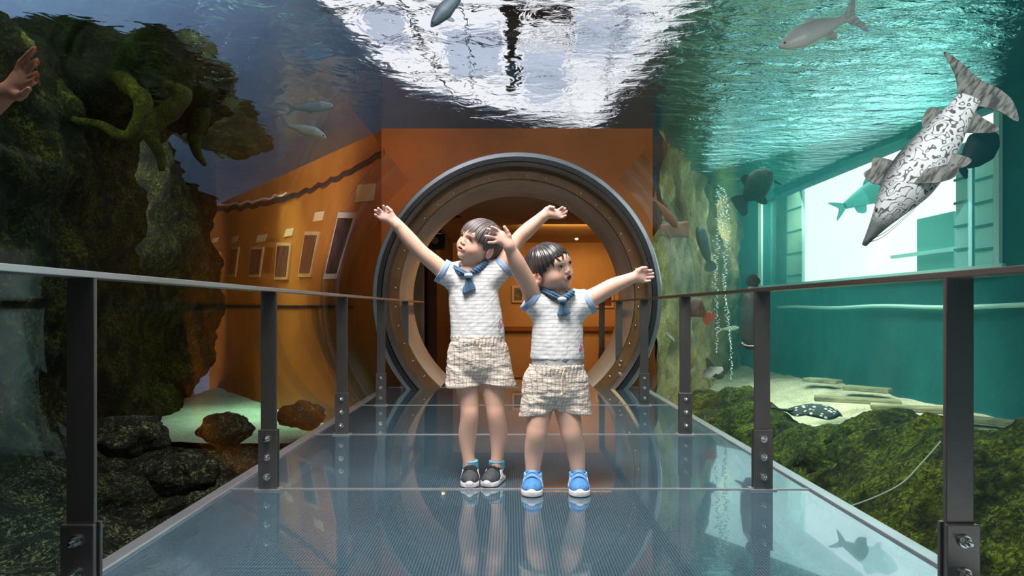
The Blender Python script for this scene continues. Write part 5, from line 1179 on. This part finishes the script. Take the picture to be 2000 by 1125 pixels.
KA = dict(label='taller child in striped shirt looking up, black shoes, arms spread wide', d=2.66, base=940, lo=(-0.60, 2.42, 0.02), hi=(0.27, 2.86, 1.17),
    face=(-0.67, -0.70, 0.22), leftear=(0.62, -0.68, -0.38), hs=0.97, nose=(900, 473), nose_off=-0.07, neck=(922, 530, 0.0),
    shL=(880, 540, 0), shR=(968, 530, 0), hip=(930, 690, 0), mouth=(1.15, 0.0030), eyes=0.0026, gaze=(0.003, 0.0), fringe=(0.008, 0.013, 0.016), hair='hair_a', tone=1.0,
    legs=[[(910, 690, 0, .055), (914, 755, 0, .050), (916, 790, -.008, .040), (917, 812, -.012, .0375), (913, 850, .008, .0375), (914, 885, .01, .027), (919, 915, .01, .025), (921, 935, .01, .025)],
          [(958, 690, 0, .055), (962, 755, 0, .050), (966, 790, -.008, .040), (969, 812, -.012, .0375), (974, 850, .008, .0375), (972, 885, .01, .027), (969, 910, .01, .025), (966, 930, .01, .025)]],
    knees=[(916, 803), (968, 803)],
    arms=[[(878, 540, 0, .036), (848, 514, -.02, .0335), (822, 492, -.035, .031), (800, 468, -.045, .0305), (782, 446, -.055, .025), (770, 434, -.06, .0205)],
          [(972, 530, 0, .038), (990, 500, .01, .036), (1012, 468, .01, .031), (1030, 450, .005, .0305), (1050, 432, 0, .025), (1063, 421, -.005, .0200)]],
    hands=[dict(wrist=(769, 432), wrist0=(776, 440), wr=.0195, off=-.06, palm=(757, 424), fingers=[((756.4, 416.7), (751, 408.7), (749, 402.6)), ((750, 418), (743, 412), (738.7, 407.2)), ((745.5, 421.5), (738, 415.3), (732.8, 410.8)), ((744, 427), (737, 423), (732.8, 419.0))], thumb=((766, 421), (763.5, 412), (756, 404.8))),
           dict(wrist=(1066, 418), wrist0=(1060, 423), wr=.0190, off=-.005, palm=(1078, 415.5), fingers=[((1088, 412.5), (1094, 408.5), (1098.6, 404.8)), ((1090, 416.5), (1098, 414), (1103.8, 407.2)), ((1091, 420), (1100, 418.6), (1106.8, 412.8)), ((1091, 424), (1098.5, 424.6), (1105, 421.2))], thumb=((1068, 409.5), (1074, 404.5), (1081.5, 405.5)))],
    shirt=dict(torso=[((924, 548, 0), .098), ((926, 590, 0), .104), ((932, 640, 0), .110), ((933, 685, 0), .112)], yoke=((882, 535, 0), (966, 526, 0)),
        sleeves=[((895, 548, 0), (861, 528, -.012), .052, .047), ((957, 545, 0), (985, 519, .005), .050, .044)], hem=659, slope=0.0, motif=(979, 634), moff=-.055,
        scarf=[(889, 524, -.035), (915, 536, -.073), (948, 514, -.035), (915, 538, -.080), [(912, 570, .020), (922, 566, .016)]]),
    shorts=dict(top=656, waist=((932, 640, 0), (934, 700, 0)), wr=.110, legs=[((906, 690, 0), (908, 765, 0), .068, .083, 754, .10), ((962, 690, 0), (970, 765, 0), .068, .083, 750, -.12)], gap=(939, 738, .030), cord=[(925, 659, -.088), (931, 663, -.094), (937, 661, -.094), (936, 670, -.094), (937, 676, -.094)]),
    shoes=[dict(ankle=(919, 930, .01), toe=(917, 955, 2.564), sock=(919, 899, .01), sr=.0315, len=.165, w=.072, mat='shoe_black', strapmat='strap_black', straps=[(.60, .066, .014), (.46, .056, .008), (.40, .051, .006)]),
           dict(ankle=(967, 928, .01), toe=(950, 952, 2.575), sock=(970, 900, .01), sr=.0315, len=.165, w=.072, mat='shoe_black', strapmat='strap_black', straps=[(.60, .066, .014), (.45, .055, .006)])])
KB = dict(label='smaller child with wet black hair and open mouth, blue shoes, arms spread', d=2.55, base=1085, lo=(-0.14, 2.24, 0.02), hi=(0.66, 2.76, 1.06),
    face=(0.72, -0.69, 0.10), leftear=(0.70, 0.66, 0.30), hs=0.98, nose=(1112.5, 530), nose_off=-0.07, neck=(1090, 582, 0.0),
    shL=(1045, 598, 0), shR=(1140, 588, 0), hip=(1088, 735, 0), mouth=(0.98, 0.0085), eyes=0.0052, gaze=(0.003, 0.001), fringe=(0.030, 0.046, 0.050), hair='hair_b', tone=0.97, bun=(-0.062, -0.066, 0.030),
    locks=[([(-0.03, 0.055, 0.070), (-0.040, 0.080, 0.040), (-0.030, 0.088, 0.022)], .0042), ([(-0.01, 0.060, 0.072), (-0.012, 0.088, 0.045), (-0.018, 0.092, 0.026)], .0042), ([(0.010, 0.060, 0.072), (0.012, 0.090, 0.042), (0.004, 0.092, 0.024)], .0040),
           ([(0.03, 0.055, 0.070), (0.034, 0.082, 0.040), (0.028, 0.086, 0.024)], .0042), ([(0.05, 0.040, 0.062), (0.054, 0.064, 0.034), (0.048, 0.072, 0.016)], .0045), ([(-0.05, 0.040, 0.062), (-0.056, 0.062, 0.034), (-0.054, 0.066, 0.010)], .0048)],
    legs=[[(1060, 735, 0, .060), (1054, 795, 0, .052), (1050, 830, -.008, .045), (1048, 850, -.010, .042), (1043, 880, .008, .038), (1041, 912, .01, .030), (1040, 935, .01, .028), (1040, 950, .01, .027)],
          [(1112, 735, 0, .060), (1108, 795, 0, .052), (1114, 830, -.008, .045), (1117, 850, -.010, .042), (1124, 880, .008, .038), (1128, 912, .01, .030), (1129, 932, .01, .028), (1129, 950, .01, .027)]],
    knees=[(1050, 838), (1115, 838)],
    arms=[[(1046, 592, 0, .038), (1034, 560, -.04, .036), (1016, 528, -.08, .035), (1008, 510, -.10, .031), (998, 488, -.12, .023), (994, 478, -.13, .0205)],
          [(1140, 590, 0, .038), (1170, 574, 0, .034), (1195, 560, -.005, .032), (1215, 551, -.01, .027), (1232, 544, -.012, .0205)]],
    hands=[dict(wrist=(991.5, 475), wrist0=(994, 482), wr=.0200, off=-.13, palm=(984, 464), fingers=[((979.8, 455.5), (970, 448), (960.2, 443.4)), ((975, 459), (964, 452.5), (953, 447.5)), ((972, 465.5), (960, 463), (948.6, 461.3)), ((972, 472), (962, 473.8), (954, 473.8))], thumb=((993, 461), (990.4, 452), (985.2, 443.5))),
           dict(wrist=(1237, 542), wrist0=(1230, 545), wr=.0195, off=-.012, palm=(1248, 540), fingers=[((1256, 531.5), (1264, 529), (1272.4, 528.2)), ((1257.5, 536.5), (1266.8, 535), (1275.6, 534.0)), ((1257.8, 543), (1266.7, 542), (1276, 541)), ((1256.5, 549), (1263, 549.3), (1269.8, 548.2))], thumb=((1246, 529.5), (1254, 524), (1262, 522.7)))],
    shirt=dict(torso=[((1091, 602, 0), .092), ((1089, 645, 0), .100), ((1088, 690, 0), .106), ((1088, 730, 0), .106)], yoke=((1048, 593, 0), (1138, 585, 0)),
        sleeves=[((1066, 612, 0), (1034, 583, -.012), .052, .047), ((1122, 606, 0), (1152, 588, 0), .050, .046)], hem=700, slope=0.0, motif=(1137, 679), moff=-.045,
        scarf=[(1061, 565, -.030), (1097, 582, -.073), (1116, 573, -.050), (1098, 585, -.080), [(1096, 614, .014), (1108, 612, .014)]], band=((1089, 690, 0), (1088, 725, 0), .1005)),
    shorts=dict(top=712, waist=((1087, 690, 0), (1086, 755, 0)), wr=.108, legs=[((1055, 745, 0), (1046, 820, 0), .070, .066, 808, .15), ((1115, 745, 0), (1124, 820, 0), .070, .066, 806, -.15)], gap=(1084, 785, .055), k=.012, cord=[(1075, 719, -.086), (1088, 721, -.090), (1102, 720, -.088), (1098, 735, -.094), (1097, 758, -.098), (1097, 768, -.099)]),
    shoes=[dict(ankle=(1041, 945, .01), toe=(1038, 972, 2.446), sock=(1041, 922, .01), sr=.0355, len=.145, w=.078, mat='shoe_blue', strapmat='strap_blue', straps=[(.58, .068, .011), (.42, .057, .009)]),
           dict(ankle=(1129, 943, .01), toe=(1133, 972, 2.446), sock=(1128, 921, .01), sr=.0355, len=.145, w=.078, mat='shoe_blue', strapmat='strap_blue', straps=[(.58, .068, .011), (.42, .057, .009)])])
child(KA); child(KB)

# reflected hand at the left edge, built as a solid arm with dimmed skin
hr = thing('person', 'reflection of a raised hand and forearm at the left edge of the frame', 'person', tuple(P(-90, 250, 1.5)))
fh2 = Field(np.array(P(-150, 300, 1.42)), np.array(P(125, 70, 1.58))*[1, 1, 1]+[0, 0, 0], 0.0021)
def Jh(x, y, o=0.0): return np.array(P(x, y, 1.5+o))
fh2.chain([(*Jh(-135, 285), .036), (*Jh(-60, 235), .031), (*Jh(-10, 200), .024), (*Jh(8, 185), .021)], 0.01)
Wh = Jh(14, 180)
for pts in (((30, 150), (42, 122), (58, 105), (68, 95)), ((46, 147), (62, 126), (80, 116), (97, 106)), ((50, 157), (64, 150), (76, 143), (88, 132)), ((48, 168), (58, 163), (67, 158), (76, 148))):
    fh2.cap(Wh, Jh(*pts[0]), 0.014, 0.0105, 0.012); fh2.cap(Jh(*pts[0]), Jh(*pts[1], -.004), 0.0085, 0.0078, 0.004); fh2.cap(Jh(*pts[1], -.004), Jh(*pts[2], -.010), 0.0078, 0.0068, 0.002); fh2.cap(Jh(*pts[2], -.010), Jh(*pts[3], -.014), 0.0068, 0.0056, 0.002)
fh2.cap(Wh, Jh(36, 188, -.01), 0.014, 0.011, 0.01); fh2.cap(Jh(36, 188, -.01), Jh(46, 184, -.016), 0.010, 0.008, 0.004); fh2.cap(Jh(46, 184, -.016), Jh(56, 174, -.02), 0.008, 0.006, 0.002)
fmesh('hand', fh2, mat('reflected_skin', (0.36, 0.17, 0.12), 0.5), hr, None, 3)
fmesh('hand', fh2, mat('reflected_skin', (0.62, 0.32, 0.22), 0.5), hr, None, 3)
hv = MB().box((1.5, 1.0, -0.9), (3.99, 11.5, 2.48)).build('water_haze', bpy.data.materials.new('teal_water_haze'))
hm_ = hv.data.materials[0]; hm_.use_nodes = True; q = N(hm_); q.t.nodes.remove(q.b); vs_ = q.n('ShaderNodeVolumePrincipled'); vs_.inputs['Color'].default_value = (0.10, 0.80, 0.78, 1); vs_.inputs['Density'].default_value = 0.05; vs_.inputs['Anisotropy'].default_value = 0.3; vs_.inputs['Absorption Color'].default_value=(0.2,0.7,0.7,1)
q.l(vs_.outputs[0], q.out.inputs['Volume'])
tag(hv, 'teal haze of the water filling the right tank', 'water', kind='stuff')
